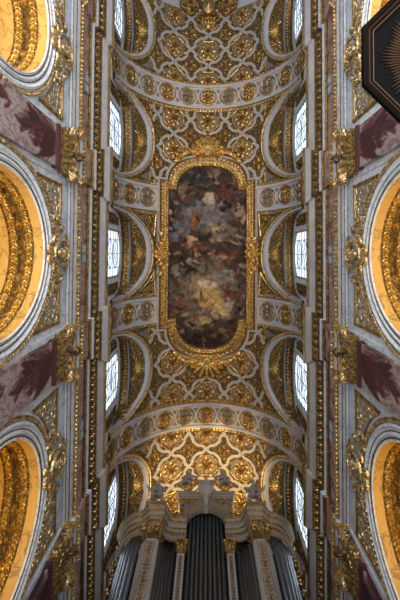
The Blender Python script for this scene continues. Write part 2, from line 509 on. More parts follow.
# ------------------------------------------------------------------ transverse ribs
FLAT = (V(1, 0, 0), V(0, 1, 0), V(0, 0, 1)); O = V(0, 0, 0)
def ringmesh(r0, r1, h, k=28):
    mb = MB(); prof = [(r0, 0), (r0 + (r1 - r0) * .15, h * .8), ((r0 + r1) / 2, h), (r1 - (r1 - r0) * .15, h * .8), (r1, -.02)]
    mb.strip([[V(r * cos(2 * PI * i / k), r * sin(2 * PI * i / k), z) for r, z in prof] for i in range(k)], cyc=True)
    return mb
mb = ringmesh(.48, .61, .06); me_ring = mb.mesh('ring', M['gold'], True)
mb = MB(); k = 24; mb.v = [(0.50 * cos(2 * PI * i / k), .50 * sin(2 * PI * i / k), .008) for i in range(k)]; mb.f = [tuple(range(k))]
me_disc = mb.mesh('medallion_ground', M['greyground']); me_discd = mb.mesh('medallion_ground', M['goldd'])
mb = MB(); rosette(mb, O, *FLAT, .48, .13, 8); me_ros = mb.mesh('rosette', M['gold'])
mb = MB(); fleur(mb, O, *FLAT, .5, .14); me_fle = mb.mesh('fleur_cross', M['gold'])
mb = MB(); mb.add([V(-.15, .47, .006), V(.15, .47, .006), V(0, .2, .006)], [(0, 1, 2)]); me_tri = mb.mesh('sunk_triangle', M['greyground'])
RIBH = .80
def rib(yc, s0, s1, label, group=None, ks=range(-5, 6), half=RIBH, gilt=(-1, 1)):
    root = thing('transverse_rib', label, 'vault rib', (0, yc, ZS), group)
    inv = Matrix.Translation((0, -yc, -ZS))
    n = max(8, int(abs(s1 - s0) / .22)); ss = [s0 + (s1 - s0) * i / n for i in range(n + 1)]
    prof = [(-half, 0), (-half, .13), (-half + .17, .13), (-half + .2, .075), (half - .2, .075), (half - .17, .13), (half, .13), (half, 0)]
    mb = MB(); mb.strip([[cyl(s, yc + d, h) for d, h in prof] for s in ss])
    o = mb.build('band', M['pale'], root); o.matrix_basis = inv
    for e in gilt:
        mb = MB()
        mb.strip([[cyl(s, yc + e * d, h) for d, h in ((half, .01), (half + .03, .07), (half + .2, .05), (half + .24, 0))] for s in ss])
        m_ = max(3, int(abs(s1 - s0) / .2))
        for i in range(m_):
            p, t, b, nn = cyl_frame(s0 + (s1 - s0) * (i + .5) / m_, yc + e * (half + .12), .05)
            mb.blob(p, t, b, nn, .075, .09, .07, 6)
        o = mb.build('gilt_border', M['gold'], root); o.matrix_basis = inv
    for k in ks:
        s = k * 1.4; mx = inv @ cyl_matrix(s, yc, .08)
        r = obj('medallion', me_ring, root, mx)
        obj('medallion_ground', me_discd if k % 2 == 0 else me_disc, r)
        obj('rosette' if k % 2 == 0 else 'fleur_cross', me_ros if k % 2 == 0 else me_fle, r)
    for k in sorted(set(ks)):
        if k + 1 in ks:
            for q in (0, PI): obj('sunk_triangle', me_tri, root, inv @ cyl_matrix((k + .5) * 1.4, yc, .078) @ Matrix.Rotation(q, 4, 'Z'))
    return root
SE = R * (TH0 - .01)
SFR = 3.36                                            # where the painting's frame ends
rib(-10.5, -SE, SE, 'full pale rib with gilt medallions, crossing the vault above the painting')
rib(10.5, -SE, SE, 'full pale rib with gilt medallions between the painting and the organ')
rib(-17.3, -SE, SE, 'pale rib at the far edge, behind the crowned gilt cartouche', ks=range(-5, 6), half=1.0, gilt=(1,))
for yc, w1 in ((-3.5, 'the upper end of painting'), (3.5, 'the lower end of painting')):
    rib(yc, -SE, -SFR, 'short rib with three medallions by %s, facing the pulpit' % w1, None, range(-5, -2))
    rib(yc, SFR, SE, 'short rib with three medallions by %s, pulpit side' % w1, None, range(3, 6))

# ------------------------------------------------------------------ coffered fields
def frame_half(Y):
    """half width in s of the painting and its frame at Y (0 beyond its ends)"""
    a = abs(Y)
    if a < 4.7: return 3.42
    if a < 6.9: return 2.85 * sqrt(max(0, 1 - ((a - 4.1) / 2.85) ** 2)) + .1
    return 0
def ok_field(yc):
    def f(s, y, g=0.0):
        p = cyl(s, y)
        if abs(y - yc) > BAY / 2 - RIBH - .22: return False
        if in_lunette(y, p.z, .12 + g): return False
        if abs(y) < 9 and (s / 1.15) ** 2 + ((abs(y) - 7.1) / .85) ** 2 < 1: return False
        if frame_half(y) > 0 and abs(s) < frame_half(y) + .12 + g: return False
        return True
    return f
QX, QY = 2.33, 2.08
Q4 = [(1.03, 0), (.90, .10), (.80, .20), (.775, .34), (.75, .47), (.66, .58), (.58, .66), (.47, .75), (.34, .775), (.20, .80), (.10, .90), (0, 1.03)]
def quatre(scale=1.0):
    pts = []
    for q in range(4):
        for (a, b) in Q4[:-1]:
            for _ in range(q): a, b = -b, a
            pts.append((a * scale, b * scale))
    return pts
def quatre_in(scale):
    pts = []
    for i in range(40):
        a = 2 * PI * i / 40; r = scale * (.80 + .10 * abs(sin(2 * a)) ** .8 - .05 * abs(cos(4 * a)))
        pts.append((r * cos(a), r * sin(a)))
    return pts
def coffers(yc, label):
    ok = ok_field(yc); lc = {-14: -13.68, -7: -6.82, 7: 6.95, 14: 13.72}[yc]
    root = thing('coffered_panel', label, 'vault panel', (0, yc, ZS))
    inv = Matrix.Translation((0, -yc, -ZS))
    strap = MB(); edge = MB()
    qs = quatre()
    def lerp_clip(pts, ok_g):
        runs = []; cur = []
        for p in pts:
            if ok(p[0], p[1], ok_g): cur.append(p)
            else:
                if len(cur) > 1: runs.append(cur)
                cur = []
        if len(cur) > 1: runs.append(cur)
        return runs
    def dense(pts, closed=True):
        res = []; m_ = len(pts)
        for i in range(m_ if closed else m_ - 1):
            a, b = pts[i], pts[(i + 1) % m_]
            for k in range(2): res.append((a[0] + (b[0] - a[0]) * k / 2, a[1] + (b[1] - a[1]) * k / 2))
        if closed: res.append(res[0])
        return res
    for i in range(-3, 4):
        for j in range(-1, 2):
            cs, cy = i * QX, lc + j * QY
            if not (ok(cs, cy) or ok(cs, cy - 1) or ok(cs, cy + 1) or ok(cs - 1, cy) or ok(cs + 1, cy)): continue
            def P(q, k=1.0): return (cs + q[0] * QX / 2 * k, cy + q[1] * QY / 2 * k)
            for run in lerp_clip(dense([P(q) for q in qs]), 0):
                pp = [cyl(s, y, .015) for s, y in run]; nn = [cyl_frame(s, y)[3] for s, y in run]
                # flat raised band
                rows = []
                for a in range(len(pp)):
                    d = pp[min(a + 1, len(pp) - 1)] - pp[max(a - 1, 0)]; sd = d.cross(nn[a]).normalized(); w = .088
                    rows.append([pp[a] - sd * w, pp[a] - sd * w + nn[a] * .07, pp[a] + sd * w + nn[a] * .07, pp[a] + sd * w])
                strap.strip(rows)
            for sc, w, h in ((.875, .03, .05),):
                for run in lerp_clip(dense([P(q, sc) for q in qs]), .05):
                    edge.ridge([cyl(s, y, .01) for s, y in run], [cyl_frame(s, y)[3] for s, y in run], w, h)
            # grey scalloped ground and its border
            qi = [P(q) for q in quatre_in(.75)]
            good = [ok(s, y, .1) for s, y in qi]
            if ok(cs, cy):
                ground = MB()
                for a in range(len(qi)):
                    b = (a + 1) % len(qi)
                    if good[a] and good[b]: ground.add([cyl(cs, cy, .012), cyl(*qi[a], .012), cyl(*qi[b], .012)], [(0, 1, 2)])
                o = ground.build('quatrefoil_ground', M['greyground'], root); o.matrix_basis = inv
            for run in lerp_clip(dense(qi), .1):
                edge.ridge([cyl(s, y, .01) for s, y in run], [cyl_frame(s, y)[3] for s, y in run], .075, .08)
            # little leaves in the lobes
            if ok(cs, cy):
                for q in range(8):
                    a = PI / 4 * q + PI / 8; u, v_ = cs + .71 * QX / 2 * cos(a), cy + .71 * QY / 2 * sin(a)
                    if ok(u, v_, .1):
                        p, t, b, n = cyl_frame(u, v_, .02); d = (t * cos(a) + b * sin(a)); edge.blob(p, d, n.cross(d), n, .13, .10, .09)
    o = strap.build('strapwork', M['strap'], root); o.matrix_basis = inv
    o = edge.build('gilt_edging', M['gold'], root); o.matrix_basis = inv
    for i in range(-3, 4):
        for j in range(-1, 2):
            cs, cy = i * QX, lc + j * QY
            if ok(cs, cy, .28): obj('rosette', me_bigros, root, inv @ cyl_matrix(cs, cy, .02))
            elif j != 0 and ok(cs, cy - j * .45, .0): obj('half_rosette', me_half, root, inv @ cyl_matrix(cs, cy - j * .42, .02) @ Matrix.Rotation(0 if j < 0 else PI, 4, 'Z'))
    for i in range(-4, 4):
        for j in (-.5, .5):
            cs, cy = (i + .5) * QX, lc + j * QY
            if ok(cs, cy, .2): obj('floret', me_floret, root, inv @ cyl_matrix(cs, cy, .02))
    return root
mb = MB(); rosette(mb, O, *FLAT, .62, .17, 8); rosette(mb, O, *FLAT, .34, .26, 6); me_bigros = mb.mesh('rosette', M['gold'])
mb = MB()
for i in range(5):
    a = PI * i / 4; d = V(cos(a), -sin(a), 0); mb.blob(d * .3 + V(0, .25, 0), d, V(0, 0, 1).cross(d), V(0, 0, 1), .24, .11, .12)
mb.blob(V(0, .22, 0), *FLAT, .14, .12, .16); me_half = mb.mesh('half_rosette', M['gold'])
mb = MB(); fleur(mb, O, *FLAT, .5, .09); rosette(mb, O, *FLAT, .24, .14, 6)
for i in range(4):
    a = PI / 2 * i + PI / 4; d = V(cos(a), sin(a), 0); mb.ridge([d * .3 + V(-d.y, d.x, 0) * .2, d * .38, d * .3 - V(-d.y, d.x, 0) * .2], V(0, 0, 1), .03, .05)
me_floret = mb.mesh('floret', M['gold'])
coffers(-14, 'gilt coffered vault panel farthest from the organ, below the crowned cartouche')
coffers(-7, 'gilt coffered vault panel around the top arched end of the painting')
coffers(7, 'gilt coffered vault panel around the shell at the organ end of painting')
coffers(14, 'bright golden coffered vault panel right above the organ')

# corner panels beside the painting's middle (gilt triangles between rib, lunette and frame)
for sx, w2 in ((-1, 'facing the pulpit'), (1, 'pulpit side')):
    for sy, w1 in ((-1, 'upper one'), (1, 'lower one')):
        root = thing('gilt_corner_panel', 'gilt triangular panel beside the painting frame, %s, %s' % (w2, w1), 'panel', (0, 0, ZS))
        inv = Matrix.Translation((0, 0, -ZS))
        tri = []
        ycur = [(4.75, 2.42), (3.35, 2.42)]
        # curved side follows the lunette
        pts = [(3.52, 2.5), (4.62, 2.5)]
        for q in range(7):
            y = 2.42 - q * .22
            zt = lun_top(y, RO + .2, HO + .2); th = math.acos(min(1, (zt - ZS) / R)); pts.append((max(3.52, th * R), y))
        pts = [(sx * s, sy * y) for s, y in pts]
        mb = MB(); P3 = [cyl(s, y, .02) for s, y in pts + pts[:1]]
        mb.ridge(P3, [cyl_frame(s, y)[3] for s, y in pts + pts[:1]], .055, .08)
        o = mb.build('frame', M['goldp'], root); o.matrix_basis = inv
        mb = MB()
        for s, y, r in ((3.76, 2.12, .24), (4.15, 2.27, .16), (3.66, 1.6, .12)):
            p, t, b, n = cyl_frame(sx * s, sy * y, .02); spiral(mb, p, t, b, n, r, 1.5, .05, .08, sx * sy)
            for q in range(5):
                a = q * 1.26; d = t * cos(a) + b * sin(a); mb.blob(p + d * r, d, n.cross(d), n, .1, .05, .07)
        o = mb.build('scrollwork', M['gold'], root); o.matrix_basis = inv

# ------------------------------------------------------------------ lunettes over the windows (local x: out from the wall, towards the nave)
def L(X, y, Z): return V(XW - X, y, Z - LZ)
AA = [PI * i / 48 for i in range(49)]
def barrelX(Z): return sqrt(max(0, R * R - (Z - ZS) ** 2))
def lunette_meshes():
    res = []
    rows = []; bead = []; beadn = []; inn = []
    for a in AA:
        yi, zi = superell(a, RI, HI); yo, zo = superell(a, RO, HO)
        xi, xo = min(XW, barrelX(zi)), min(XW, barrelX(zo))
        ym, zm = (yi * .5 + yo * .5), (zi * .5 + zo * .5); xm = min(XW, barrelX(zm))
        def off(X, y, Z, h):
            th = math.atan2(X, Z - ZS); return L(X - h * sin(th), y, Z - h * cos(th))
        rows.append([off(xo, yo, zo, .01), off(xo, yo, zo, .10), off(xm, ym, zm, .10), off(xm, ym, zm, .15), off(xi, yi, zi, .15), off(xi + .12, yi * 1.0, zi, .0)])
        bead.append(off(xo, yo, zo, .1)); th = math.atan2(xo, zo - ZS); beadn.append(V(sin(th), 0, -cos(th)))
        inn.append((xi, yi, zi))
    mb = MB(); mb.strip(rows); res.append(('arch_band', mb.mesh('arch_band', M['pale'])))
    mb = MB(); mb.ridge(bead, beadn, .10, .09)
    res.append(('gilt_bead', mb.mesh('gilt_bead', M['goldp'])))
    mb = MB(); mb.strip([[L(x + (XW - x) * q / 6, y, z) for q in range(7)] for x, y, z in inn]); res.append(('soffit', mb.mesh('soffit', M['lunrelief'])))
    def surf(v, X):
        a = v
        y, z = superell(a, RI, HI); y2, z2 = superell(a + .01, RI, HI)
        t = V(0, y2 - y, z2 - z).normalized(); n = V(0, -t.z, t.y)
        if n.z > 0 and abs(y) < 2.2: n = -n
        if n.y * y > 0: n = -n
        return L(X, y, z) + n * .01, t, V(1, 0, 0), n
    mb = MB()
    for a in [PI * (.13 + .74 * i / 16) for i in range(17)]:
        y, z = superell(a, RI, HI); xi = barrelX(z)
        if abs(a - PI / 2) < .16: continue
        span = min(4.62, XW - .1) - xi
        k = max(1, int(span / .34))
        for j in range(k):
            p, t, b, n = surf(a, xi + .1 + (span - .1) * (j + .5) / k)
            spiral(mb, p, t, b, n, .16, 1.4, .04, .06, 1 if (j + int(a * 9)) % 2 else -1, a * 5, 12)
            for q in range(3):
                e = a * 7 + q * 2.1; d = t * cos(e) + b * sin(e); mb.blob(p + d * .17, d, n.cross(d), n, .08, .035, .06, 5)
    for xo in (.10, .62):
        vine = [surf(PI * (.13 + .74 * i / 24), 0) for i in range(25)]
        pts = []
        for i in range(25):
            a = PI * (.13 + .74 * i / 24); y, z = superell(a, RI, HI); pts.append(surf(a, min(5.05, barrelX(z) + xo))[0])
        mb.ridge(pts, [v[3] for v in vine], .03, .05)
    res.append(('scrollwork', mb.mesh('scrollwork', M['gold'])))
    mb = MB(); p, t, b, n = surf(PI / 2, 4.30); shell(mb, p, V(1, 0, 0), V(0, 1, 0), V(0, 0, -1), .44, .13, 9)
    for sg in (-1, 1):
        for q in range(3): mb.blob(p + V(-.02 - .1 * q, sg * (.5 + .1 * q), 0), V(.3, sg, 0).normalized(), V(-sg, .3, 0).normalized(), V(0, 0, -1), .16, .06, .09)
    res.append(('shell', mb.mesh('shell', M['goldb'])))
    # hood moulding above the window
    def hz(y): return 20.16 - .62 * (abs(y) / 2.15) ** 2
    ys = [2.15 * (i / 14 - 1) for i in range(29)]
    mb = MB(); mb.strip([[L(4.66, y, hz(y) + .3), L(4.66, y, hz(y)), L(4.76, y, hz(y))] for y in ys]); res.append(('hood_fillet', mb.mesh('hood_fillet', M['greyground'])))
    mb = MB(); mb.strip([[L(4.76, y, hz(y)), L(4.78, y, hz(y) + .1), L(5.08, y, hz(y) + .02), L(5.1, y, hz(y) - .05), L(XW, y, hz(y) - .05)] for y in ys])
    for e in (-1, 1): mb.add([L(4.66, e * 2.15, hz(2.15) + .3), L(4.66, e * 2.15, hz(2.15)), L(5.2, e * 2.15, hz(2.15)), L(5.2, e * 2.15, hz(2.15) + .3)], [(0, 1, 2, 3)])
    res.append(('hood_cove', mb.mesh('hood_cove', M['goldd'])))
    mb = MB()
    for i in range(22):
        y = 2.15 * ((i + .5) / 11 - 1); mb.blob(L(4.92, y, hz(y) + .07), V(0, 1, 0), V(1, 0, 0), V(0, 0, -1), .07, .1, .09, 6)
    for e in (-1, 1):
        for q in range(3): spiral(mb, L(4.8 + .1 * q, e * 2.2, hz(2.15) - .02 - .08 * q), V(0, 1, 0), V(1, 0, 0), V(0, 0, -1), .16, 1.3, .05, .1, e)
    res.append(('hood_leaves', mb.mesh('hood_leaves', M['gold'])))
    # side panels of gilt scrollwork on the wall either side of the glass
    for e in (-1, 1):
        mb = MB(); y0, y1 = 1.66, 2.2
        poly = [L(XW - .02, e * y0, 15.5), L(XW - .02, e * y1, 15.5), L(XW - .02, e * y1, 18.5), L(XW - .02, e * y0, 19.1)]
        mb.add(poly, [(0, 1, 2, 3)]); mb.ridge(poly + poly[:1], V(1, 0, 0), .045, .06)
        for q in range(9):
            z = 15.8 + q * .37; spiral(mb, L(XW - .03, e * 1.92, z), V(0, 1, 0), V(0, 0, 1), V(1, 0, 0), .17, 1.4, .04, .07, e * (1 if q % 2 else -1), q)
        res.append(('side_panel', mb.mesh('side_panel', M['lunrelief'])))
    return res
LM = lunette_meshes()
WHERE = {-14: 'farthest from organ', -7: 'by the upper end of the painting', 0: 'at the middle of the painting', 7: 'by the lower end of the painting', 14: 'beside the organ'}
SIDE = {-1: 'wall facing the pulpit', 1: 'pulpit wall'}
for side in (-1, 1):
    for yc in BAYS:
        root = thing('window_lunette', 'gilt shell lunette over window %s, %s' % (WHERE[yc], SIDE[side]), 'lunette', (side * XW, yc, LZ), None, (-side, 1, 1))
        for nm, me in LM: obj(nm, me, root)

# ------------------------------------------------------------------ ceiling painting
def outline(grow=0.0, k=18):
    """painting outline in (s, y)"""
    a = 2.66 + grow; sh = 4.12 + grow; b = 2.10 + grow
    pts = []
    def end(sg, top):
        arc = []
        for i in range(k + 1):
            t = PI * i / k
            c, s_ = cos(t), sin(t)
            arc.append((b * (abs(c) ** .9) * (1 if c > 0 else -1), sg * (sh + (top + grow - sh) * abs(s_) ** .95)))
        return arc
    pts += [(a, -sh)] + end(-1, 5.85) + [(-a, -sh), (-a, sh)] + [(-x, y) for x, y in end(1, 6.2)] + [(a, sh)]
    return pts
BL = [(207, 255, 60, 110, (62, 51, 46)), (210, 293, 36, 32, (104, 90, 79)), (206, 219, 28, 14, (98, 95, 100)), (193, 182, 16, 12, (44, 50, 60)), (224, 236, 20, 9, (110, 97, 86)), (214, 178, 7, 6, (128, 98, 78)), (230, 191, 12, 10, (96, 47, 46)), (186, 192, 8, 8, (108, 84, 66)),
      (209, 201, 6, 6, (172, 152, 138)), (201, 214, 18, 12, (104, 104, 114)), (179, 234, 12, 9, (92, 100, 116)), (195, 222, 5, 12, (124, 78, 42)), (219, 228, 9, 6, (156, 140, 108)),
      (168, 220, 7, 14, (42, 34, 34)), (240, 212, 6, 7, (142, 118, 104)), (228, 209, 8, 6, (38, 36, 41)), (234, 236, 14, 6, (102, 88, 80)), (187, 245, 8, 5, (152, 112, 92)), (200, 250, 7, 5, (88, 56, 46)),
      (225, 258, 14, 5, (104, 56, 38)), (206, 240, 7, 5, (56, 42, 40)), (240, 246, 8, 8, (58, 52, 50)), (176, 273, 7, 6, (124, 114, 106)), (189, 269, 9, 9, (44, 41, 42)), (217, 262, 7, 6, (110, 90, 76)),
      (238, 270, 9, 9, (66, 52, 48)), (203, 285, 16, 9, (140, 120, 92)), (224, 279, 14, 8, (116, 112, 112)), (208, 287, 7, 5, (188, 164, 134)), (210, 300, 14, 11, (166, 132, 72)), (222, 311, 9, 8, (178, 148, 94)),
      (229, 295, 7, 5, (108, 42, 40)), (230, 305, 6, 5, (150, 136, 122)), (180, 307, 8, 7, (110, 70, 54)), (171, 298, 5, 12, (92, 80, 76)), (194, 325, 8, 6, (118, 104, 90)), (206, 322, 7, 5, (152, 128, 84)),
      (208, 343, 26, 9, (54, 32, 28)), (240, 325, 9, 9, (72, 46, 40)), (176, 326, 6, 8, (60, 44, 40)), (196, 262, 5, 4, (150, 128, 112)), (242, 300, 6, 10, (84, 70, 64)), (190, 205, 6, 4, (70, 66, 66))]
def lin(c): return tuple((x / 255 / 12.92) if x < 10 else ((x / 255 + .055) / 1.055) ** 2.4 for x in c)
BLL = [(x, y, rx, ry, lin(c)) for x, y, rx, ry, c in BL]
PR = random.Random(11); STROKES = []
PALF = [(150, 112, 90), (128, 95, 75), (44, 36, 36), (36, 32, 36), (98, 52, 44), (112, 72, 48), (140, 124, 110), (80, 78, 84), (66, 48, 42), (168, 140, 116)]
for _ in range(400):
    x, y = PR.uniform(165, 252), PR.uniform(165, 354)
    d0 = ((x - 212) / 22) ** 2 + ((y - 293) / 22) ** 2
    if d0 < 1.6 and PR.random() < .8: continue
    if ((x - 195) / 24) ** 2 + ((y - 220) / 17) ** 2 < 1 and PR.random() < .75: continue
    c = PR.choice(PALF); k = .75 if y > 325 or y < 195 else 1
    STROKES.append((x, y, PR.uniform(2.0, 5.2), PR.uniform(1.0, 2.4), PR.uniform(0, PI), lin(tuple(v * k for v in c)), PR.uniform(.45, .95)))
def paint(px, py):
    q = V(px * .09, py * .09, 0)
    wx = noise.noise(q + V(3, 1, 4)) * 5 + noise.noise(q * 2.7) * 3.2; wy = noise.noise(q + V(9, 7, 2)) * 5 + noise.noise(q * 2.7 + V(5, 5, 5)) * 3.2
    x, y = px + wx, py + wy
    col = list(BLL[0][4])
    for bx, by, rx, ry, c in BLL[1:]:
        d = ((x - bx) / rx) ** 2 + ((y - by) / ry) ** 2
        w = 1 / (1 + math.exp(min(40, (d - .9) * 8)))
        for i in range(3): col[i] += (c[i] - col[i]) * w
    x, y = px + wx * .35, py + wy * .35
    for bx, by, rx, ry, an, c, op in STROKES:
        dx, dy = x - bx, y - by
        if abs(dx) > 7 or abs(dy) > 7: continue
        u, v = dx * cos(an) + dy * sin(an), dy * cos(an) - dx * sin(an)
        d = (u / rx) ** 2 + (v / ry) ** 2
        if d > 3: continue
        w = op / (1 + math.exp(min(40, (d - .9) * 6)))
        for i in range(3): col[i] += (c[i] - col[i]) * w
    k = .9 + .6 * noise.noise(V(px * .23 + wx * .2, py * .23, 7)) + .4 * noise.noise(V(px * .5, py * .5 + wy * .2, 3))
    k = max(.25, k)
    g = (col[0] * .3 + col[1] * .55 + col[2] * .15); col = [c * .74 + g * .26 * t for c, t in zip(col, (1.06, 1.0, .93))]
    return tuple(max(.002, c * k) for c in col) + (1,)
root = thing('ceiling_painting', 'large arched-end ceiling painting of clouds and figures in gilt frame', 'painting', (0, 0, ZS))
inv = Matrix.Translation((0, 0, -ZS))
ou = outline()
def smax(y):
    a = abs(y); top = 5.85 if y < 0 else 6.2
    if a < 4.12: return 2.66
    q = min(1, (a - 4.12) / (top - 4.12)) ** (1 / .95); return 2.10 * max(0.02, (1 - q * q)) ** .45
rows = []; cols = []
NYP, NXP = 290, 124
for j in range(NYP + 1):
    y = -5.85 + 12.05 * j / NYP; sm = smax(y); r = []
    for i in range(NXP + 1):
        s = sm * (2 * i / NXP - 1); r.append(cyl(s, y, .05)); p = cyl(s, y)
        cols.append(paint(207.5 + F * p.x / p.z, 256 + F * p.y / p.z))
    rows.append(r)
mb = MB(); mb.strip(rows)
m, nt, b = new_mat('fresco_paint'); at = nt.nodes.new('ShaderNodeVertexColor'); at.layer_name = 'paint'
nt.links.new(at.outputs['Color'], b.inputs['Base Color']); b.inputs['Roughness'].default_value = .7; matte(m, .1)
me = mb.mesh('painted_canvas', m, True); ca = me.color_attributes.new('paint', 'FLOAT_COLOR', 'POINT')
for i, c in enumerate(cols): ca.data[i].color = c
o = obj('painted_canvas', me, root); o.matrix_basis = inv
def densify(pts, step=.18):
    res = []
    for a, b in zip(pts, pts[1:] + pts[:1]):
        L_ = math.hypot(b[0] - a[0], b[1] - a[1]); k = max(1, int(L_ / step))
        for i in range(k): res.append((a[0] + (b[0] - a[0]) * i / k, a[1] + (b[1] - a[1]) * i / k))
    return res
K = 24
o0, o1, o2, o3, o4 = (outline(g, K) for g in (-.04, .04, .22, .42, .56))
def rowsof(lists_h):
    return [[cyl(l[i][0], l[i][1], h) for l, h in lists_h] for i in range(len(lists_h[0][0]))]
mb = MB(); mb.strip(rowsof([(o0, .05), (o1, .20), (o2, .24), (o3, .2), (o4, .26), (outline(.62, K), 0)]), cyc=True)
o = mb.build('gilt_frame', M['capgold'], root); o.matrix_basis = inv
mb = MB(); mb.strip(rowsof([(outline(.62, K), .02), (outline(.64, K), .12), (outline(.76, K), .12), (outline(.78, K), 0)]), cyc=True)
o = mb.build('outer_fillet', M['strap'], root); o.matrix_basis = inv
mb = MB()
for g, pitch, sz, hh in ((.12, .16, .095, .23), (.46, .2, .13, .22)):
    dd = densify(outline(g, K), pitch)
    for i, (s, y) in enumerate(dd):
        p, t, b, n = cyl_frame(s, y, hh); a, c = dd[i - 1], dd[(i + 1) % len(dd)]
        ang = math.atan2(c[1] - a[1], c[0] - a[0]); d = t * cos(ang) + b * sin(ang)
        mb.blob(p, d, n.cross(d), n, sz * 1.05, sz * .8, .07, 6)
o = mb.build('leaf_moulding', M['gold'], root); o.matrix_basis = inv
# shells at both ends, cartouches half way along the sides
for sg, yy in ((-1, -6.95), (1, 7.2)):
    mb = MB(); p, t, b, n = cyl_frame(0, yy, .15)
    mb.blob(p + b * sg * .1 - n * .14, t, b, n, 1.1, .95, .12, 16)
    o = mb.build('shell_back', M['goldd'], root); o.matrix_basis = inv; mb = MB()
    shell(mb, p - b * sg * .25, b * sg, t, n, 1.02, .26, 9)
    for e in (-1, 1):
        for q in range(5):
            a = .25 + q * .13; pp, t2, b2, n2 = cyl_frame(e * (.75 + q * .3), yy + sg * (-.12 - .07 * q * q * .6), .2)
            leaf_flat(mb, pp, (t2 * e - b2 * sg * .35).normalized(), b2, n2, .4, .3, .16)
            if q % 2 == 0: spiral(mb, pp + b2 * sg * .12, t2 * e, b2 * sg, n2, .2, 1.4, .06, .14)
        rosette(mb, cyl(e * .42, yy - sg * .3, .25), t, b, n, .22, .15)
    mb.blob(p - b * sg * .35 + n * .1, t, b, n, .24, .2, .25, 8)
    o = mb.build('shell', M['goldb'], root); o.matrix_basis = inv
for e in (-1, 1):
    mb = MB(); p, t, b, n = cyl_frame(e * 3.12, 0, .14)
    rosette(mb, p, t, b, n, .62, .32, 9); shell(mb, p, t * e, b, n, .5, .3, 7)
    for sg in (-1, 1):
        for q in range(3): leaf_flat(mb, p + b * sg * (.42 + .3 * q) + t * (.08 * (q % 2)), (b * sg + t * .4 * (1 if q % 2 else -1)).normalized(), t, n, .42, .32, .2)
        spiral(mb, p + b * sg * .62 - t * e * .2, t * e, b * sg, n, .26, 1.4, .07, .16)
        spiral(mb, p + b * sg * .55 + t * e * .25, -t * e, b * sg, n, .24, 1.4, .07, .16)
    o = mb.build('side_cartouche', M['gold_shell'], root); o.matrix_basis = inv

# crowned cartouche at the far end of the vault
root = thing('crowned_cartouche', 'large gilt crowned cartouche on the vault, farthest from the organ', 'cartouche', (0, -16.2, 21.9))
inv = Matrix.Translation((0, 16.2, -21.9))
mb = MB(); p, t, b, n = cyl_frame(0, -16.5, .2)
mb.blob(p, t, b, n, .52, .62, .45, 14)
o = mb.build('shield', M['gold'], root); o.matrix_basis = inv
for e in (-1, 1):
    mb = MB()
    for q in range(5):
        pp, t2, b2, n2 = cyl_frame(e * (.75 + .22 * q), -16.75 + .26 * (q % 3), .2)
        spiral(mb, pp, t2 * e, b2, n2, .32, 1.5, .09, .2); leaf_flat(mb, pp, (t2 * e + b2 * (.5 - .3 * q)).normalized(), b2, n2, .5, .36, .22)
    rosette(mb, cyl(e * 1.15, -16.25, .2), t, b, n, .34, .25)
    spiral(mb, cyl(e * .5, -15.8, .2), t * e, b, n, .3, 1.4, .08, .2)
    o = mb.build('scroll', M['gold'], root); o.matrix_basis = inv
mb = MB(); pc = cyl(0, -15.55, .15)
for i in range(5): mb.blob(pc + t * (.2 * (i - 2)), b, t, n, .26, .1, .22)
mb.ridge([pc - b * .2 - t * .5, pc - b * .26, pc - b * .2 + t * .5], n, .08, .2)
mb.blob(pc + b * .34, t, b, n, .2, .2, .26)
o = mb.build('crown', M['goldb'], root); o.matrix_basis = inv

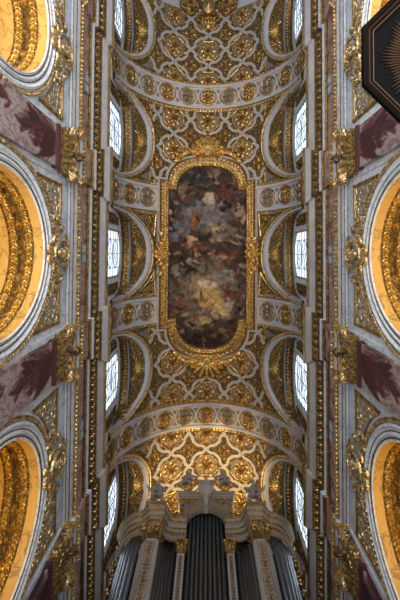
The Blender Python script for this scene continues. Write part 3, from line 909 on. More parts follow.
# ------------------------------------------------------------------ arcade: arches, spandrels, cartouches, pilasters (local x: out from the wall plane)
def A(X, y, Z): return V(W - X, y, Z - AZ)
def arc(r, X, a): return A(X, r * cos(a), AZ + r * sin(a))
NA = 48; ANG = [PI * i / NA for i in range(NA + 1)]
def jam(r, X): return [A(X, r, -1.6)] + [arc(r, X, a) for a in ANG] + [A(X, -r, -1.6)]
def arch_meshes():
    res = []
    prof = [(2.64, 0.0), (2.63, .07), (2.56, .10), (2.50, .04), (2.40, .04), (2.38, .08), (2.34, .08), (2.32, .03), (2.24, .03), (2.20, .05), (AR, .0)]
    mb = MB(); ls = [jam(r, W - h) for r, h in prof]; mb.strip([list(c) for c in zip(*ls)]); res.append(('moulded_archivolt', mb.mesh('moulded_archivolt', M['white'])))
    mb = MB()
    for r in (2.45, 2.28): mb.ridge(jam(r, W - .035), V(1, 0, 0), .022, .02)
    res.append(('gilt_line', mb.mesh('gilt_line', M['goldd'])))
    mb = MB(); ls = [jam(r, W - h) for r, h in ((2.665, .02), (2.675, .06), (2.73, .08), (2.785, .06), (2.795, 0))]; mb.strip([list(c) for c in zip(*ls)])
    n_ = 66
    for i in range(n_):
        a = PI * (i + .5) / n_; p = arc(2.73, W - .075, a); d = V(0, -sin(a), cos(a)); e = V(0, cos(a), sin(a))
        q = (d + e * .5).normalized(); mb.blob(p + e * .03, q, V(1, 0, 0).cross(q), V(1, 0, 0), .065, .03, .045, 5)
        q = (d - e * .5).normalized(); mb.blob(p - e * .03, q, V(1, 0, 0).cross(q), V(1, 0, 0), .065, .03, .045, 5)
    for e in (-1, 1):
        for i in range(40):
            z = AZ - .1 - i * .2; mb.blob(A(W - .12, e * 2.73, z), V(0, 0, 1), V(0, 1, 0), V(1, 0, 0), .09, .06, .07, 5)
    res.append(('gilt_leaf_ring', mb.mesh('gilt_leaf_ring', M['goldp'])))
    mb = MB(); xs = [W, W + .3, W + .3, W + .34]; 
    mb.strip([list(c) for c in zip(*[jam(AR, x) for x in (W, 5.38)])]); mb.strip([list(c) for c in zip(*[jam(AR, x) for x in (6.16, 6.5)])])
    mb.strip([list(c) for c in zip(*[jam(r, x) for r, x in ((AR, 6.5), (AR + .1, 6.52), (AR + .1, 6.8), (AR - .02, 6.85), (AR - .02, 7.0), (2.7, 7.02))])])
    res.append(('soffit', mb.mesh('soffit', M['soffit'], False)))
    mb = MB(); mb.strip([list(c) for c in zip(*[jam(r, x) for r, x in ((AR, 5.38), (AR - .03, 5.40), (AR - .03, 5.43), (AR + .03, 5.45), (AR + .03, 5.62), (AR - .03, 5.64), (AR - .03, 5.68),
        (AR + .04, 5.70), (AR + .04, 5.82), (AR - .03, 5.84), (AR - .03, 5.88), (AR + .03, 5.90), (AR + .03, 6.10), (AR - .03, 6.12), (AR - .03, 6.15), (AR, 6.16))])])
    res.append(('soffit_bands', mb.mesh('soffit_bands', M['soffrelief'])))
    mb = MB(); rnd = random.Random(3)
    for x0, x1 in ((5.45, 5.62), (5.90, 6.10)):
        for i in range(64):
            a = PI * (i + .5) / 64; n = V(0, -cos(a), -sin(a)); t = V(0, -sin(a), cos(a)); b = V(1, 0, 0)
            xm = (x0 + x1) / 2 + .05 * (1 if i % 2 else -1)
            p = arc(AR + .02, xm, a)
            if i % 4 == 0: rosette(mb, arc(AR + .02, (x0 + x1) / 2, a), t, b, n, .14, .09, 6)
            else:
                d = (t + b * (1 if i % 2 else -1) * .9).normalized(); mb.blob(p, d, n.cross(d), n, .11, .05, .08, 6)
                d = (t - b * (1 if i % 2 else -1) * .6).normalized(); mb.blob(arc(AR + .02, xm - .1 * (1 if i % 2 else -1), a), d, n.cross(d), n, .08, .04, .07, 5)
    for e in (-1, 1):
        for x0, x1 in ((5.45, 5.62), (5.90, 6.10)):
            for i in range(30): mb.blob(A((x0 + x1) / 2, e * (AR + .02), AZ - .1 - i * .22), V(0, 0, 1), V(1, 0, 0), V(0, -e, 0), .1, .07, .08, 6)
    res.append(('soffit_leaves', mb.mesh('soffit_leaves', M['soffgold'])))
    return res
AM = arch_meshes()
AWH = {-7: 'farthest from organ', 0: 'middle one', 7: 'nearest organ'}
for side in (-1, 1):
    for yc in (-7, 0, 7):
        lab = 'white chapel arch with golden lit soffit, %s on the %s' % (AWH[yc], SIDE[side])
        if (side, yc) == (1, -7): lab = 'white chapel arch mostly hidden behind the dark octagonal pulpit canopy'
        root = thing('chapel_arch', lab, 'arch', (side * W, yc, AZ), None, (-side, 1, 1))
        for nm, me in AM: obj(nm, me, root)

# spandrel panels
def spandrel_meshes():
    """panel on the +y side of an arch"""
    rc = 2.95; y0, y1, zt = 1.0, 2.42, 11.40
    cur = [(y0 + (y1 - y0) * i / 12) for i in range(13)]
    edge = [A(W - .02, y, AZ + sqrt(rc * rc - y * y)) for y in cur]
    top = [A(W - .02, y, zt) for y in cur]
    res = []; mb = MB(); mb.strip([edge, top]); res.append(('ground', mb.mesh('ground', M['blueground'])))
    mb = MB(); X = V(1, 0, 0)
    o_ = [A(W - .02, y0, zt), A(W - .02, y1, zt), edge[-1]]
    mb.ridge([o_[0] + V(0, 0, -.07), o_[1] + V(0, -.0, -.07)], X, .07, .05); mb.ridge([o_[1] + V(0, -.07, 0), o_[2] + V(0, -.07, 0)], X, .07, .05)
    mb.ridge(edge, X, .03, .03); mb.ridge([edge[0], top[0]], X, .04, .04)
    res.append(('gilt_frame', mb.mesh('gilt_frame', M['gold'])))
    mb = MB()
    for y, z, r, hd, a0 in ((2.12, 11.0, .24, 1, 0), (2.1, 10.55, .2, -1, 1), (1.66, 11.05, .2, -1, 3), (1.3, 11.1, .14, 1, 4), (2.2, 10.15, .14, 1, 2), (1.75, 10.7, .13, 1, 0), (2.28, 9.95, .08, -1, 0)):
        p = A(W - .02, y, z); spiral(mb, p, V(0, 1, 0), V(0, 0, 1), X, r * .95, 1.3, .026, .03, hd, a0, 16)
        for q in range(6):
            a = a0 + q * 1.05; d = V(0, cos(a), sin(a)); pp = p + d * r * 1.02
            if (pp.y ** 2 + pp.z ** 2) < (rc + .06) ** 2 or pp.y > y1 - .12: continue
            dd = (d + X.cross(d) * hd * .7).normalized(); mb.blob(pp, dd, X.cross(dd), X, .075, .028, .03, 6)
    mb.ridge([A(W - .02, y, z) for y, z in ((1.12, 11.16), (1.3, 11.1), (1.66, 11.05), (1.75, 10.7), (2.1, 10.55), (2.12, 11.0), (2.1, 10.55), (2.2, 10.15), (2.28, 9.95))], X, .02, .03)
    res.append(('scrollwork', mb.mesh('scrollwork', M['goldp'])))
    return res
SP = spandrel_meshes()
for side in (-1, 1):
    for yc in (-7, 0, 7):
        for sy in (-1, 1):
            where = {-7: 'arch farthest from organ', 0: 'middle arch', 7: 'arch nearest organ'}[yc]; ud = 'lower' if sy > 0 else 'upper'
            root = thing('spandrel_panel', 'gilt scroll spandrel panel %s side of the %s, %s' % (ud, where, {-1: 'facing the pulpit', 1: 'pulpit wall'}[side]), 'panel', (side * W, yc, AZ), None, (-side, sy, 1))
            for nm, me in SP: obj(nm, me, root)

# keystone cartouches
def cart_meshes():
    res = []; X = V(1, 0, 0); c = A(W - .18, 0, 11.16)
    mb = MB(); mb.blob(c, V(0, 1, 0), V(0, 0, 1), X, .20, .28, .10, 12)
    mb.box(0, .06, -.12, .12, 10.35 - AZ, 11.2 - AZ)
    res.append(('oval_shield', mb.mesh('oval_shield', M['goldp'], False)))
    mb = MB()
    ring = [c + V(0, .42 * cos(a), .52 * sin(a)) for a in [2 * PI * i / 24 for i in range(25)]]
    mb.ridge(ring, X, .045, .07)
    for e in (-1, 1):
        for y, z, r, a0 in ((.42, 11.5, .24, 0), (.46, 10.86, .24, 2), (.2, 11.72, .14, 1), (.2, 10.5, .18, 3)):
            spiral(mb, A(W - .10, e * y, z), V(0, e, 0), V(0, 0, 1), X, r, 1.6, .036, .07, 1, a0, 24)
        # acanthus branches along the ring
        stem = []
        for q in range(9):
            a = PI / 2 - (.16 + .035 * q); r = 2.92 + .12 * sin(q * .8); stem.append(A(W - .07, e * r * cos(a), AZ + r * sin(a)))
        mb.ridge(stem, X, [.06 - .004 * q for q in range(9)], .07)
        for q in range(1, 9):
            d = (stem[q] - stem[q - 1]).normalized(); up = X.cross(d) * (1 if q % 2 else -1)
            dd = (d + up * .9).normalized(); mb.blob(stem[q] + up * .1, dd, X.cross(dd), X, .16, .055, .07, 6)
        spiral(mb, A(W - .08, e * 1.12, 10.98), V(0, e, 0), V(0, 0, 1), X, .15, 1.3, .04, .07, -1, 2)
        spiral(mb, A(W - .08, e * .86, 11.3), V(0, e, 0), V(0, 0, 1), X, .15, 1.3, .04, .07, -1, 4)
    shell(mb, A(W - .14, 0, 11.5), V(0, 0, 1), V(0, 1, 0), X, .28, .08, 7)
    rosette(mb, A(W - .22, 0, 11.16), V(0, 1, 0), V(0, 0, 1), X, .2, .09, 7)
    leaf_flat(mb, A(W - .12, 0, 10.8), V(0, 0, -1), V(0, 1, 0), X, .5, .36, .1)
    res.append(('gilt_scrolls', mb.mesh('gilt_scrolls', M['goldp'])))
    return res
CM = cart_meshes()
for side in (-1, 1):
    for yc in (-7, 0, 7):
        lab = 'gilt scrolled cartouche crowning the chapel arch, %s on the %s' % (AWH[yc], SIDE[side])
        if (side, yc) == (1, -7): lab = 'gilt scrolled cartouche beside the edge of the dark pulpit canopy'
        root = thing('keystone_cartouche', lab, 'cartouche', (side * W, yc, AZ), None, (-side, 1, 1))
        for nm, me in CM: obj(nm, me, root)

# pilasters
def pilaster_meshes():
    res = []; hw = .67; zt = 10.68; pr = .2       # local z measured from the floor
    def B(x, y, Z): return V(x, y, Z + 1.6)
    mb = MB(); mb.box(0, pr, -hw, hw, 1.2, zt + 1.6); res.append(('shaft', mb.mesh('shaft', M['shaft'])))
    mb = MB(); mb.box(0, pr + .12, -hw - .12, hw + .12, 0, .5); mb.box(0, pr + .07, -hw - .07, hw + .07, .5, 1.2); res.append(('base', mb.mesh('base', M['white'])))
    mb = MB(); mb.box(0, .05, -hw - .19, -hw, 1.2, 12.05 + 1.6 - .1); mb.box(0, .05, hw, hw + .19, 1.2, 12.05 + 1.6 - .1); res.append(('white_strip', mb.mesh('white_strip', M['white'])))
    mb = MB(); mb.box(0, pr + .03, -hw - .03, hw + .03, zt + 1.46, zt + 1.6 - .02); mb.box(0, pr + .06, -hw - .06, hw + .06, zt + 1.6 - .06, zt + 1.68)
    res.append(('neck_ring', mb.mesh('neck_ring', M['wine'])))
    # capital
    z0, z1 = zt + .04, 12.0; up = V(0, 0, 1); X = V(1, 0, 0)
    mb = MB(); rows = []
    for q in range(6):
        z = z0 + (z1 - .16 - z0) * q / 5; g = .0 + .1 * (q / 5) ** 2
        rows.append([B(0, -hw - g, z), B(pr + g, -hw - g, z), B(pr + g, hw + g, z), B(0, hw + g, z)])
    mb.strip(rows); cap = mb.mesh('capital', M['goldd'])
    res.append(('capital', cap))
    sub = []
    mb = MB()
    for row, (cnt, zb, ht, cu) in enumerate(((7, z0, .36, .13), (6, z0 + .05, .60, .14), (5, z0 + .2, .62, .13))):
        for i in range(cnt):
            y = (-hw + 2 * hw * (i + .5) / cnt)
            leaf_curl(mb, B(pr + .02 + .02 * row, y, zb), up, X, V(0, 1, 0), ht, .17, cu)
            for e in (-1, 1): leaf_curl(mb, B(pr + .0 + .02 * row, y + e * .07, zb), up, V(.8, e * .6, 0), V(-.6 * e, .8, 0), ht * .8, .08, cu * .8)
        for e in (-1, 1):
            leaf_curl(mb, B(pr * .5, e * (hw + .03), zb), up, V(0, e, 0), X, ht, .16, cu * .8)
            leaf_curl(mb, B(pr, e * hw, zb), up, V(.7, e * .7, 0), V(-.7 * e, .7, 0), ht, .18, cu)
    sub.append(('acanthus_leaves', mb.mesh('acanthus_leaves', M['capgold'])))
    mb = MB()
    for e in (-1, 1):
        d = V(.6, e * .8, 0).normalized(); c = B(pr + .12, e * (hw + .12), z1 - .30)
        spiral(mb, c + V(.05, 0, -.02), V(0, e, 0), up, X, .24, 1.9, .04, .09, 1, PI * .6, 26); spiral(mb, c + V(0, e * .08, -.02), X, up, V(0, e, 0), .2, 1.8, .04, .08, 1, PI * .6, 22)
        spiral(mb, c + V(0, 0, -.22), V(0, e, 0), X, V(0, 0, -1), .17, 1.8, .035, .06, 1, PI * .2, 22)
        mb.ridge([c + V(-.02, -e * .2, -.3), c + d * .06 + V(0, 0, -.27), c + d * .16 + V(0, 0, -.1), c + d * .16 + V(0, 0, .1)], d, .07, .07)
        for yy, rr in ((.22, .14), (.5, .12)):
            spiral(mb, B(pr + .06, e * yy, z1 - .30), V(0, -e, 0), up, X, rr, 1.6, .032, .07, 1, PI * .6)
            spiral(mb, B(pr + .03, e * yy, z1 - .36), V(0, -e, 0), X, V(0, 0, -1), rr, 1.5, .03, .05, 1, PI * .2)
        mb.ridge([B(pr + .08, e * .22, z0 + .4), B(pr + .08, e * .42, z0 + .7), B(pr + .12, e * .66, z1 - .16)], X, .04, .06)
    sub.append(('volutes', mb.mesh('volutes', M['goldp'])))
    mb = MB(); pts = []
    for i in range(13):
        q = i / 6 - 1; pts.append((pr + .03 + .27 * q * q, q * (hw + .27)))
    loopb = [(0, -hw - .27)] + pts + [(0, hw + .27)]
    for zz0, zz1, g in ((z1 - .15, z1 - .05, 0), (z1 - .05, z1 + .03, .05)):
        mb.strip([[B(x + (g if x > 0 else 0), y * (1 + g * .4), z) for x, y in loopb] for z in (zz0, zz1)])
        mb.strip([[B(x + (g if x > 0 else 0), y * (1 + g * .4), zz0) for x, y in loopb], [B(max(0, x - .14), y * .95, zz0) for x, y in loopb]])
    sub.append(('abacus', mb.mesh('abacus', M['goldb'])))
    mb = MB(); rosette(mb, B(pr + .2, 0, z1 - .06), V(0, 1, 0), V(0, 0, 1), X, .2, .2, 7); mb.blob(B(pr + .2, 0, z1 - .06), V(0, 1, 0), up, X, .16, .16, .24, 8)
    sub.append(('capital_flower', mb.mesh('capital_flower', M['goldd'])))
    return res, sub
PM, PS = pilaster_meshes()
for side in (-1, 1):
    for p, w in ((-3.5, 'farthest from the organ'), (3.5, 'between middle and organ arch'), (10.5, 'closest to the organ')):
        lab = 'red marble pilaster with gilt capital, %s, %s' % (w, SIDE[side])
        if (side, p) == (1, -3.5): lab = 'red breccia marble pilaster with gilt capital directly beside the dark canopy'
        root = thing('pilaster', lab, 'pilaster', (side * W, p, -1.6), None, (-side, 1, 1))
        for nm, me in PM:
            o = obj(nm, me, root)
            if nm == 'capital':
                for n2, m2 in PS: obj(n2, m2, o)
    
# small paired plates on the frieze
mb = MB(); mb.box(0, .05, -.17, .17, -.16, .16); me_p1 = mb.mesh('plate', M['fixture'])
mb = MB(); mb.box(.05, .06, -.12, .12, -.11, .11); me_p2 = mb.mesh('plate_face', M['fixture2'])
for side in (-1, 1):
    for y in (-6.9, 0.0, 7.0):
        root = thing('frieze_fixture', 'small grey square plates on red frieze, %s, %s' % ({-6.9: 'farthest from organ', 0.0: 'level with painting middle', 7.0: 'nearest organ'}[y], {-1: 'facing pulpit', 1: 'pulpit wall'}[side]), 'fixture', (side * (XF - .005), y, 13.26), None, (-side, 1, 1))
        for dy in (-.2, .2):
            q = obj('plate', me_p1, root); q.location = (0, dy, 0); obj('plate_face', me_p2, q)

# ------------------------------------------------------------------ pulpit canopy
ZP = 5.3; SC = ZP / F
pcx, pcy = (438.5 - 207) * SC, (50 - 254) * SC
root = thing('pulpit_canopy', 'dark octagonal pulpit canopy seen from below with bronze sunburst', 'canopy', (pcx, pcy, ZP))
def octa(ap, z): return [V(ap / cos(PI / 8) * cos(PI / 8 + PI / 4 * i), ap / cos(PI / 8) * sin(PI / 8 + PI / 4 * i), z) for i in range(8)]
ap = 73 * SC
mb = MB(); mb.add(octa(ap - .2, .09), [tuple(reversed(range(8)))]); mb.build('underside_board', M['board'], root)
mb = MB(); mb.strip(list(map(list, zip(*[octa(ap, .10), octa(ap, 0.02), octa(ap - .03, 0), octa(ap - .075, 0), octa(ap - .09, .03)]))), cyc=True)
mb.add(octa(ap, .10), [tuple(range(8))]); mb.build('outer_frame', M['darkwood'], root)
mb = MB(); mb.strip(list(map(list, zip(*[octa(ap - .085, .03), octa(ap - .10, .015), octa(ap - .12, .03)]))), cyc=True)
mb.strip(list(map(list, zip(*[octa(ap - .165, .04), octa(ap - .18, .035), octa(ap - .195, .09)]))), cyc=True); mb.build('gilt_line', M['bronze'], root)
mb = MB(); mb.strip(list(map(list, zip(*[octa(ap - .115, .03), octa(ap - .13, .045), octa(ap - .17, .045)]))), cyc=True); mb.build('inner_frame', M['darkwood'], root)
mb = MB(); n_ = 88; z0 = .082
for i in range(n_):
    a = 2 * PI * i / n_; env = .80 + .06 * cos(a * 8) + .035 * (i % 2)
    d = V(cos(a), sin(a), 0); e = V(-sin(a), cos(a), 0); up = V(0, 0, -1)
    rs = (.1, .3, .5, .66, env); ws = [PI * r / n_ * .8 for r in rs[:4]] + [.004]
    mb.ridge([d * r + V(0, 0, z0) for r in rs], up, ws, .02)
mb.ball((0, 0, z0), .14, .14, .05)
o = mb.build('sunburst', M['bronze'], root)
mb = MB(); mb.box(ap * .9, W - .2 - pcx, -.25, .25, .04, .10); mb.build('wall_bracket', M['darkwood'], root)

# ------------------------------------------------------------------ organ
YC, YT = 13.0, 12.35
OR = thing('pipe_organ', 'grey and gilt pipe organ with curved case at the nave end', 'organ', (0, 14.5, -1.6))
oi = Matrix.Translation((0, -14.5, 1.6))
def part(mb, name, m, parent=OR, smooth=False):
    o = mb.build(name, m, parent, smooth)
    if parent is OR: o.matrix_basis = oi
    return o
azc = ZO(538, YC) + .62
ze0, ze1 = ZO(538, YC - .35), ZO(521, YC - .35)                 # entablature bottom and top
def org_path(sg):
    p = [(-.90, YC - .15), (-1.30, YC - .15)]
    for i in range(1, 9):
        t = PI / 2 * i / 8; p.append((-1.30 - .72 * sin(t), YT + .05 + (YC - .15 - YT - .05) * cos(t)))
    p += [(-2.02, YT - .1), (-2.55, YT - .1), (-2.85, YT + .2)]
    for i in range(1, 9):
        t = PI / 2 * i / 8; p.append((-2.85 - .95 * sin(t), 13.5 - (13.5 - YT - .2) * cos(t)))
    return [V(sg * -x, y, 0) if sg > 0 else V(x, y, 0) for x, y in p]
def offs(path, d):
    res = []
    for i, p in enumerate(path):
        a = path[max(i - 1, 0)]; b = path[min(i + 1, len(path) - 1)]; t = (b - a).normalized(); n = V(t.y, -t.x, 0)
        if n.y > 0 or (abs(n.y) < .2 and (n.x * p.x) < 0 and abs(p.x) > 2.6): n = -n
        res.append(p + n * d)
    return res
for sg in (-1, 1):
    path = org_path(sg)
    h = ze1 - ze0
    ent = [(0, .0, 'case'), (.10, .0, 'case'), (.12, .22, 'case'), (.06, .24, 'case'), (.06, .52, 'case'), (.14, .58, 'case'), (.26, .68, 'case'), (.28, .82, 'case'), (.36, .9, 'case'), (.38, 1.0, 'case'), (0, 1.02, 'case'), (-.5, 1.02, 'case')]
    mb = MB()
    def signed(d):
        q = []
        for i, p in enumerate(path):
            a = path[max(i - 1, 0)]; b = path[min(i + 1, len(path) - 1)]; t = (b - a).normalized()
            n = V(t.y, -t.x, 0) * (1 if sg > 0 else -1)
            q.append(p + n * d)
        return q
    mb.strip([list(c) for c in zip(*[[p + V(0, 0, ze0 + h * z) for p in signed(d)] for d, z, _ in ent])])
    part(mb, 'curved_entablature', M['case'])
    mb = MB()
    for d, z in ((.13, .22), (.16, .58), (.29, .82), (.385, .98)):
        q = [p + V(0, 0, ze0 + h * z) for p in signed(d)]; mb.ridge(q, V(0, -.7, -.7), .03, .03)
    part(mb, 'gilt_mouldings', M['gold'])
    mb = MB()
    q = signed(.06)
    for a, b in zip(q, q[1:]):
        k = max(1, int((b - a).length / .16)); t = (b - a).normalized(); n = V(t.y, -t.x, 0) * (1 if sg > 0 else -1)
        for i in range(k): mb.blob(a.lerp(b, (i + .5) / k) + V(0, 0, ze0 + h * .38), t, V(0, 0, 1), n, .06, .09, .04, 5)
    part(mb, 'frieze_ornament', M['goldd'])
    # pilaster beside the centre pipes
    xc = sg * 1.07
    cap0, cap1 = ZO(551, YC - .2), ze0
    mb = MB(); mb.box(xc - .16, xc + .16, YC - .12, YC + .3, 4, cap0)
    pil = part(mb, 'centre_pilaster', M['casepale'])
    mb = MB(); rnd = random.Random(5)
    for i in range(36):
        z = cap0 - .15 - i * .13; mb.blob(V(xc, YC - .125, z), V(0, 0, 1), V(1, 0, 0), V(0, -1, 0), .06, .03, .04, 5)
        for e in (-1, 1): mb.blob(V(xc + e * .055, YC - .125, z - .05), V(e * .6, 0, .8), V(.8, 0, -e * .6), V(0, -1, 0), .06, .022, .035, 5)
    part(mb, 'gilt_drop', M['goldd'], pil).matrix_basis = Matrix()
    mb = MB(); X = V(0, -1, 0)
    rows = []
    for q in range(5):
        g = .02 + .1 * (q / 4) ** 2; z = cap0 + (cap1 - cap0) * q / 4
        rows.append([V(xc - .16 - g, YC + .2, z), V(xc - .16 - g, YC - .12 - g, z), V(xc + .16 + g, YC - .12 - g, z), V(xc + .16 + g, YC + .2, z)])
    mb.strip(rows)
    for ht in (.3, .5):
        for i in range(3): leaf_curl(mb, V(xc + (i - 1) * .14, YC - .14, cap0 + .02), V(0, 0, 1), X, V(1, 0, 0), ht, .15, .16)
    for e in (-1, 1): spiral(mb, V(xc + e * .2, YC - .24, cap1 - .14), V(e, 0, 0), V(0, 0, 1), X, .12, 1.5, .04, .07)
    mb.box(xc - .32, xc + .32, YC - .3, YC + .2, cap1 - .06, cap1 + .02)
    part(mb, 'gilt_capital', M['gold'], pil).matrix_basis = Matrix()
    # corner pier of the tower
    cx, cy = sg * 2.42, YT + .15
    tc0, tc1 = ZO(538, YT - .1), ze0
    mb = MB(); poly = [(sg * 2.02, YT + .9), (sg * 2.02, YT - .0), (sg * 2.12, YT - .08), (sg * 2.55, YT - .08), (sg * 2.80, YT + .22), (sg * 2.8, YT + .9)]
    mb.strip([[V(x, y, z) for x, y in poly] for z in (4, tc0 + .02)])
    pier = part(mb, 'corner_pier', M['casepale'])
    mb = MB()
    fx = sg * 2.36
    for e in (-.17, .17): mb.ridge([V(fx + e, YT - .085, tc0 - .1), V(fx + e, YT - .085, 5)], V(0, -1, 0), .018, .02)
    for i in range(36):
        z = tc0 - .2 - i * .16; mb.blob(V(fx, YT - .085, z), V(0, 0, 1), V(1, 0, 0), V(0, -1, 0), .08, .04, .05, 5)
        for e in (-1, 1): mb.blob(V(fx + e * .075, YT - .085, z - .06), V(e * .6, 0, .8), V(.8, 0, -e * .6), V(0, -1, 0), .085, .032, .045, 5)
    part(mb, 'gilt_drop', M['gold'], pier).matrix_basis = Matrix()
    mb = MB(); rows = []
    for q in range(5):
        g = 1 + .16 * (q / 4) ** 2; z = tc0 + (ze0 - tc0) * q / 4
        rows.append([V(cx + (x - cx) * g, cy + (y - cy) * g, z) for x, y in poly])
    mb.strip(rows)
    for ht in (.42, .72):
        for i in range(4): leaf_curl(mb, V(sg * (2.06 + i * .16), YT - .1, tc0 + .02), V(0, 0, 1), V(0, -1, 0), V(1, 0, 0), ht, .17, .2)
        leaf_curl(mb, V(sg * 2.7, YT + .05, tc0), V(0, 0, 1), V(sg * .75, -.65, 0), V(.65, sg * .75, 0), ht, .2, .2)
        for i in range(3): leaf_curl(mb, V(sg * 2.0, YT + .15 + i * .2, tc0), V(0, 0, 1), V(-sg, 0, 0), V(0, 1, 0), ht, .17, .16)
    for e in (-1, 1): spiral(mb, V(cx + e * .3, YT - .26, ze0 - .2), V(e, 0, 0), V(0, 0, 1), V(0, -1, 0), .17, 1.5, .06, .1)
    part(mb, 'gilt_capital', M['gold'], pier).matrix_basis = Matrix()
    # pedestal block above the tower
    mb = MB(); mb.box(sg * 2.42 - .42, sg * 2.42 + .42, YT - .25, YT + .9, ze1, ze1 + .3); mb.box(sg * 2.42 - .5, sg * 2.42 + .5, YT - .33, YT + .95, ze1 + .3, ze1 + .42)
    part(mb, 'tower_pedestal', M['case'])
    # pipes in the concave field and round the outer bow
    for i in range(6):
        t = PI / 2 * (i + .6) / 6.4
        x = 1.34 + .62 * sin(t); y = YT + .25 + (YC + .05 - YT - .25) * cos(t)
        mb = MB(); r = .085; mb.tube([V(sg * x, y, 4), V(sg * x, y, ze0 - .25 - .1 * (i % 2))], r, 10); part(mb, 'organ_pipe', M['tin'], smooth=True)
    for i in range(7):
        t = PI / 2 * (i + .7) / 7.2
        x = 2.85 + .86 * sin(t); y = 13.5 - (13.5 - YT - .38) * cos(t)
        mb = MB(); r = .088; mb.tube([V(sg * x, y, 4), V(sg * x, y, ze0 - .02)], r, 10); part(mb, 'organ_pipe', M['tinblue'], smooth=True)
    # gilt fringe down the outer edge of the case
    mb = MB()
    for i in range(14):
        z = ze0 + .5 - i * .42; p = V(sg * 3.9, 13.5, z); spiral(mb, p, V(sg, 0, 0), V(0, 0, 1), V(0, -1, 0), .17, 1.3, .05, .08, 1 if i % 2 else -1, i)
    part(mb, 'gilt_fringe', M['gold'])
# centre pipes
for i in range(9):
    x = -.84 + 1.68 * (i + .5) / 9
    top = azc - .04 + sqrt(max(0, .93 ** 2 - x * x))
    mb = MB(); mb.tube([V(x, YC + .16, 4), V(x, YC + .16, top)], .085, 12); part(mb, 'organ_pipe', M['tin'], smooth=True)
# arch and attic
mb = MB(); rr = [(.90, YC + .05), (.90, YC - .16), (.94, YC - .2), (1.0, YC - .18), (1.02, YC - .24), (1.1, YC - .28), (1.13, YC - .28), (1.15, YC - .2), (1.15, YC + .2)]
mb.strip([[V(r * cos(a), y, azc + r * sin(a)) for r, y in rr] for a in [PI * i / 30 for i in range(31)]]); part(mb, 'centre_arch', M['case'])
mb = MB()
for r, y in ((.95, YC - .2), (1.06, YC - .26), (1.14, YC - .28)): mb.ridge([V(r * cos(a), y, azc + r * sin(a)) for a in [PI * i / 30 for i in range(31)]], V(0, -1, -.2).normalized(), .022, .025)
part(mb, 'gilt_arch_lines', M['gold'])
at0, at1 = ze1 - .1, ZO(498, YC - .12)
mb = MB()
ys_ = [-1.32 + 2.64 * i / 32 for i in range(33)]
lowr = [V(x, YC - .12, max(ze1 - .05, azc + sqrt(max(0, 1.12 ** 2 - x * x)) if abs(x) < 1.12 else 0)) for x in ys_]
mb.strip([lowr, [V(x, YC - .12, at1) for x in ys_]])
for e in (-1, 1): mb.add([V(e * 1.32, YC - .12, ze1 - .05), V(e * 1.32, YC + .8, ze1 - .05), V(e * 1.32, YC + .8, at1), V(e * 1.32, YC - .12, at1)], [(0, 1, 2, 3)])
part(mb, 'attic', M['case'])
mb = MB()
prof = [(0, 0), (.03, .02), (.03, .08), (.10, .12), (.12, .22), (.15, .24), (.15, .31), (0, .32)]
zt_ = at1
pth = [V(-1.32, YC + .8, 0), V(-1.32, YC - .12, 0), V(1.32, YC - .12, 0), V(1.32, YC + .8, 0)]
def sq(d): return [V(-1.32 - d, YC + .8, 0), V(-1.32 - d, YC - .12 - d, 0), V(1.32 + d, YC - .12 - d, 0), V(1.32 + d, YC + .8, 0)]
mb.strip([list(c) for c in zip(*[[p + V(0, 0, zt_ + z) for p in sq(d)] for d, z in prof])]); mb.box(-1.3, 1.3, YC - .1, YC + .8, zt_ + .22, zt_ + .31)
part(mb, 'attic_cornice', M['case'])
TOPZ = zt_ + .32
for e in (-1, 1):
    mb = MB()
    for q in range(7):
        x = e * (.62 + .11 * q); z = at1 - .18 - .1 * (q % 3)
        if z < azc + sqrt(max(0, 1.3 ** 2 - x * x)): z = at1 - .12
        spiral(mb, V(x, YC - .13, z), V(e, 0, 0), V(0, 0, 1), V(0, -1, 0), .13, 1.4, .04, .06, 1 if q % 2 else -1, q)
    for z in (at1 - .5, at1 - .8, at1 - 1.05): spiral(mb, V(e * 1.25, YC - .13, z), V(e, 0, 0), V(0, 0, 1), V(0, -1, 0), .12, 1.4, .04, .06, e, z)
    part(mb, 'attic_scrollwork', M['gold'])
mb = MB(); mb.prism([(-.1, azc + .8), (.1, azc + .8), (.15, azc + 1.42), (-.15, azc + 1.42)], YC - .5, YC); part(mb, 'keystone', M['casepale'])
# dark interior and body of the case
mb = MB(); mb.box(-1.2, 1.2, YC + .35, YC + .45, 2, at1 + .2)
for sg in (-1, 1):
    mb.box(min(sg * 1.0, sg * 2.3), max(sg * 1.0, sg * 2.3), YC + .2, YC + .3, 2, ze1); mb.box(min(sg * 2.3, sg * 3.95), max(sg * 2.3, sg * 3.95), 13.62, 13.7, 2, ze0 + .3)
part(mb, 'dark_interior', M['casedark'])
mb = MB(); mb.box(-3.9, 3.9, 13.7, 16.2, -1.6, ze0); mb.box(-2.8, 2.8, YT + .3, 13.7, -1.6, 4); part(mb, 'case_body', M['casedark'])

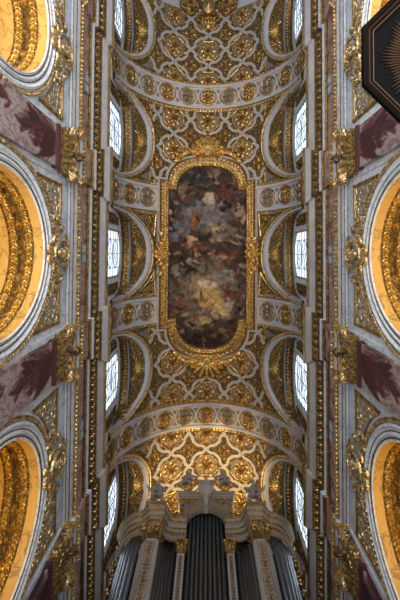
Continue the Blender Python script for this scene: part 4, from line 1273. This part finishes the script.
# statues and crest on the organ
def figure_mesh(seed):
    """a seated, draped winged figure, about 1 m tall, facing -y, leaning aside"""
    me = bpy.data.meshes.new('seated_figure')
    J = [(0, 0, .28, .17), (.02, -.01, .48, .15), (.05, -.03, .66, .17), (.07, -.05, .80, .06), (.09, -.08, .95, .10),      # pelvis, waist, chest, neck, head
         (.25, -.05, .70, .06), (.38, -.14, .54, .05), (.46, -.26, .64, .035),                                           # right arm raised a little
         (-.14, -.04, .68, .06), (-.24, -.12, .50, .05), (-.20, -.27, .40, .035),                                          # left arm
         (.12, -.26, .30, .11), (.15, -.38, .06, .075), (.15, -.50, .02, .05),                                             # right leg
         (-.12, -.28, .26, .11), (-.20, -.36, .02, .075), (-.22, -.48, -.02, .05),                                         # left leg
         (.10, -.10, 1.03, .06)]
    E = [(0, 1), (1, 2), (2, 3), (3, 4), (4, 17), (2, 5), (5, 6), (6, 7), (2, 8), (8, 9), (9, 10), (0, 11), (11, 12), (12, 13), (0, 14), (14, 15), (15, 16)]
    me.from_pydata([(j[0], j[1] * .8, j[2] * 1.3) for j in J], E, []); me.materials.append(M['statue'])
    return me, [j[3] for j in J]
me_fig, rad = figure_mesh(0)
def add_skin(o):
    md = o.modifiers.new('skin', 'SKIN'); md.use_smooth_shade = True
    o.modifiers.new('sub', 'SUBSURF').levels = 1
    o.modifiers['sub'].render_levels = 1
tmp = bpy.data.objects.new('figure', me_fig); C.objects.link(tmp); add_skin(tmp)
if not me_fig.skin_vertices: bpy.context.view_layer.objects.active = tmp
if me_fig.skin_vertices:
    for d, r in zip(me_fig.skin_vertices[0].data, rad): d.radius = (r, r)
    me_fig.skin_vertices[0].data[0].use_root = True
dg = bpy.context.evaluated_depsgraph_get()
body = bpy.data.meshes.new_from_object(tmp.evaluated_get(dg)); bpy.data.objects.remove(tmp)
if len(body.polygons) < 20: print('SKIN FAILED', len(body.polygons))
body.name = 'seated_figure'
mb = MB()
rows = []
for i in range(11):
    a = PI * 1.1 * (i / 10) + PI * .95
    rows.append([V(.16 * cos(a), -.02 + .14 * sin(a), .62), V(.21 * cos(a), -.06 + .22 * sin(a), .4), V(.2 * cos(a), -.14 + .28 * sin(a) + .03 * (-1) ** i, .1), V(.21 * cos(a), -.16 + .28 * sin(a) + .03 * (-1) ** i, 0.0)])
mb.strip(rows); me_drape = mb.mesh('drapery', M['statue'], True)
FIG = [(-1.06, YC - .12, TOPZ, 1.4, 1, 'grey seated stone figure on the organ attic, left of the shield'), (1.02, YC - .12, TOPZ, 1.4, -1, 'grey seated stone figure on the organ attic, right of the shield'),
       (-2.42, YT + .02, ze1 + .42, 1.4, -1, 'grey seated stone figure alone on the organ corner tower facing pulpit'), (2.42, YT + .02, ze1 + .42, 1.4, 1, 'grey seated stone figure alone on the organ corner tower, pulpit side')]
for x, y, z, sc, mx, lab in FIG:
    root = thing('seated_statue', lab, 'statue', (x, y, z), 'statues on the organ', (sc * mx, sc, sc))
    o = obj('body', body, root); obj('drapery', me_drape, root)
root = thing('crest_shield', 'pale grey scalloped shield crest standing at the centre of the organ top', 'crest', (0, YC - .36, TOPZ - .55))
mb = MB()
pts = [(0, 0), (.18, .12), (.30, .16), (.34, .34), (.42, .46), (.40, .66), (.44, .82), (.36, .98), (.22, 1.02), (.12, 1.12)]
pts = pts + [(-x, z) for x, z in reversed(pts[1:])]
mb.prism(pts, -.08, .06); mb.blob(V(0, -.08, .58), V(1, 0, 0), V(0, 0, 1), V(0, -1, 0), .28, .40, .12, 12); mb.build('shield', M['casepale'], root)
mb = MB()
for e in (-1, 1): spiral(mb, V(e * .34, -.1, .86), V(e, 0, 0), V(0, 0, 1), V(0, -1, 0), .13, 1.4, .04, .06)
mb.ridge([V(-.22, -.08, 1.04), V(0, -.1, 1.12), V(.22, -.08, 1.04)], V(0, -1, 0), .05, .06)
mb.build('shield_scrolls', M['statue'], root)
mb = MB(); mb.box(-.2, .2, .06, .2, .3, .55); mb.build('shield_support', M['case'], root)

# ------------------------------------------------------------------ light
def area(name, loc, rot, sx, sy, e, col):
    l = bpy.data.lights.new(name, 'AREA'); l.shape = 'RECTANGLE'; l.size = sx; l.size_y = sy; l.energy = e; l.color = col
    o = bpy.data.objects.new(name, l); C.objects.link(o); o.location = loc; o.rotation_euler = rot; return o
def spot(name, loc, target, e, col, ang, blend=.6, rad=.15):
    l = bpy.data.lights.new(name, 'SPOT'); l.energy = e; l.color = col; l.spot_size = math.radians(ang); l.spot_blend = blend; l.shadow_soft_size = rad
    o = bpy.data.objects.new(name, l); C.objects.link(o); o.location = loc
    o.rotation_euler = (Vector(target) - Vector(loc)).to_track_quat('-Z', 'Y').to_euler(); return o
def point(name, loc, e, col, rad=.2):
    l = bpy.data.lights.new(name, 'POINT'); l.energy = e; l.color = col; l.shadow_soft_size = rad
    o = bpy.data.objects.new(name, l); C.objects.link(o); o.location = loc; return o
# unseen fill lights added low in the nave to brighten walls and vault
for x, y, e in ((-2.6, -13, .62), (2.6, -13, .62), (-2.8, -7, .62), (2.8, -7, .62), (-2.8, -.5, .42), (2.8, -.5, .42)):
    area('nave_uplighter', (x, y, -1.2), (PI, 0, 0), 1.0, 1.0, 780 * e, (1.0, .97, .96))
# warm lamps in the chapels, shining up into the arches
for side in (-1, 1):
    for yc in (-7, 0, 7):
        spot('chapel_lamp', (side * 6.1, yc, 1.2), (side * 5.85, yc, 10), 1300, (1, .54, .07), 58, .5, .3)
# warm lamps on top of the organ
for x in (-1.7, 0, 1.7): spot('organ_top_lamp', (x, 14.7, 17.1), (x * .8, 13.6, 22), 560, (1, .68, .30), 105, .7, .12)
w = bpy.data.worlds.new('daylight'); bpy.context.scene.world = w; w.use_nodes = True
w.node_tree.nodes['Background'].inputs['Color'].default_value = (.62, .76, 1, 1); w.node_tree.nodes['Background'].inputs['Strength'].default_value = .22

# ------------------------------------------------------------------ camera
cam = bpy.data.cameras.new('camera'); co = bpy.data.objects.new('camera', cam); C.objects.link(co)
cam.sensor_fit = 'AUTO'; cam.sensor_width = 36; cam.lens = F / 600 * 36
cam.shift_x = (200 - PCX) / 600; cam.shift_y = -(300 - PCY) / 600
cam.clip_end = 200
c_, s_ = cos(TS), sin(TS)
m3 = Matrix(((1, 0, 0, 0), (0, -c_, s_, 0), (0, -s_, -c_, 0), (0, 0, 0, 1)))
co.matrix_world = m3 @ Matrix.Rotation(math.radians(.3), 4, 'Z')
bpy.context.scene.camera = co

# lift everything so that the floor lies at zero
for o in list(bpy.data.objects):
    if o.parent is None: o.location.z += EYE

sc = bpy.context.scene
sc.view_settings.view_transform = 'Standard'; sc.view_settings.look = 'None'
sc.view_settings.gamma = 1; sc.view_settings.use_curve_mapping = False
sc.view_settings.exposure = 0.12
sc.cycles.use_denoising = True
sc.cycles.max_bounces = 6; sc.cycles.diffuse_bounces = 4; sc.cycles.glossy_bounces = 3
sc.cycles.sample_clamp_indirect = 6
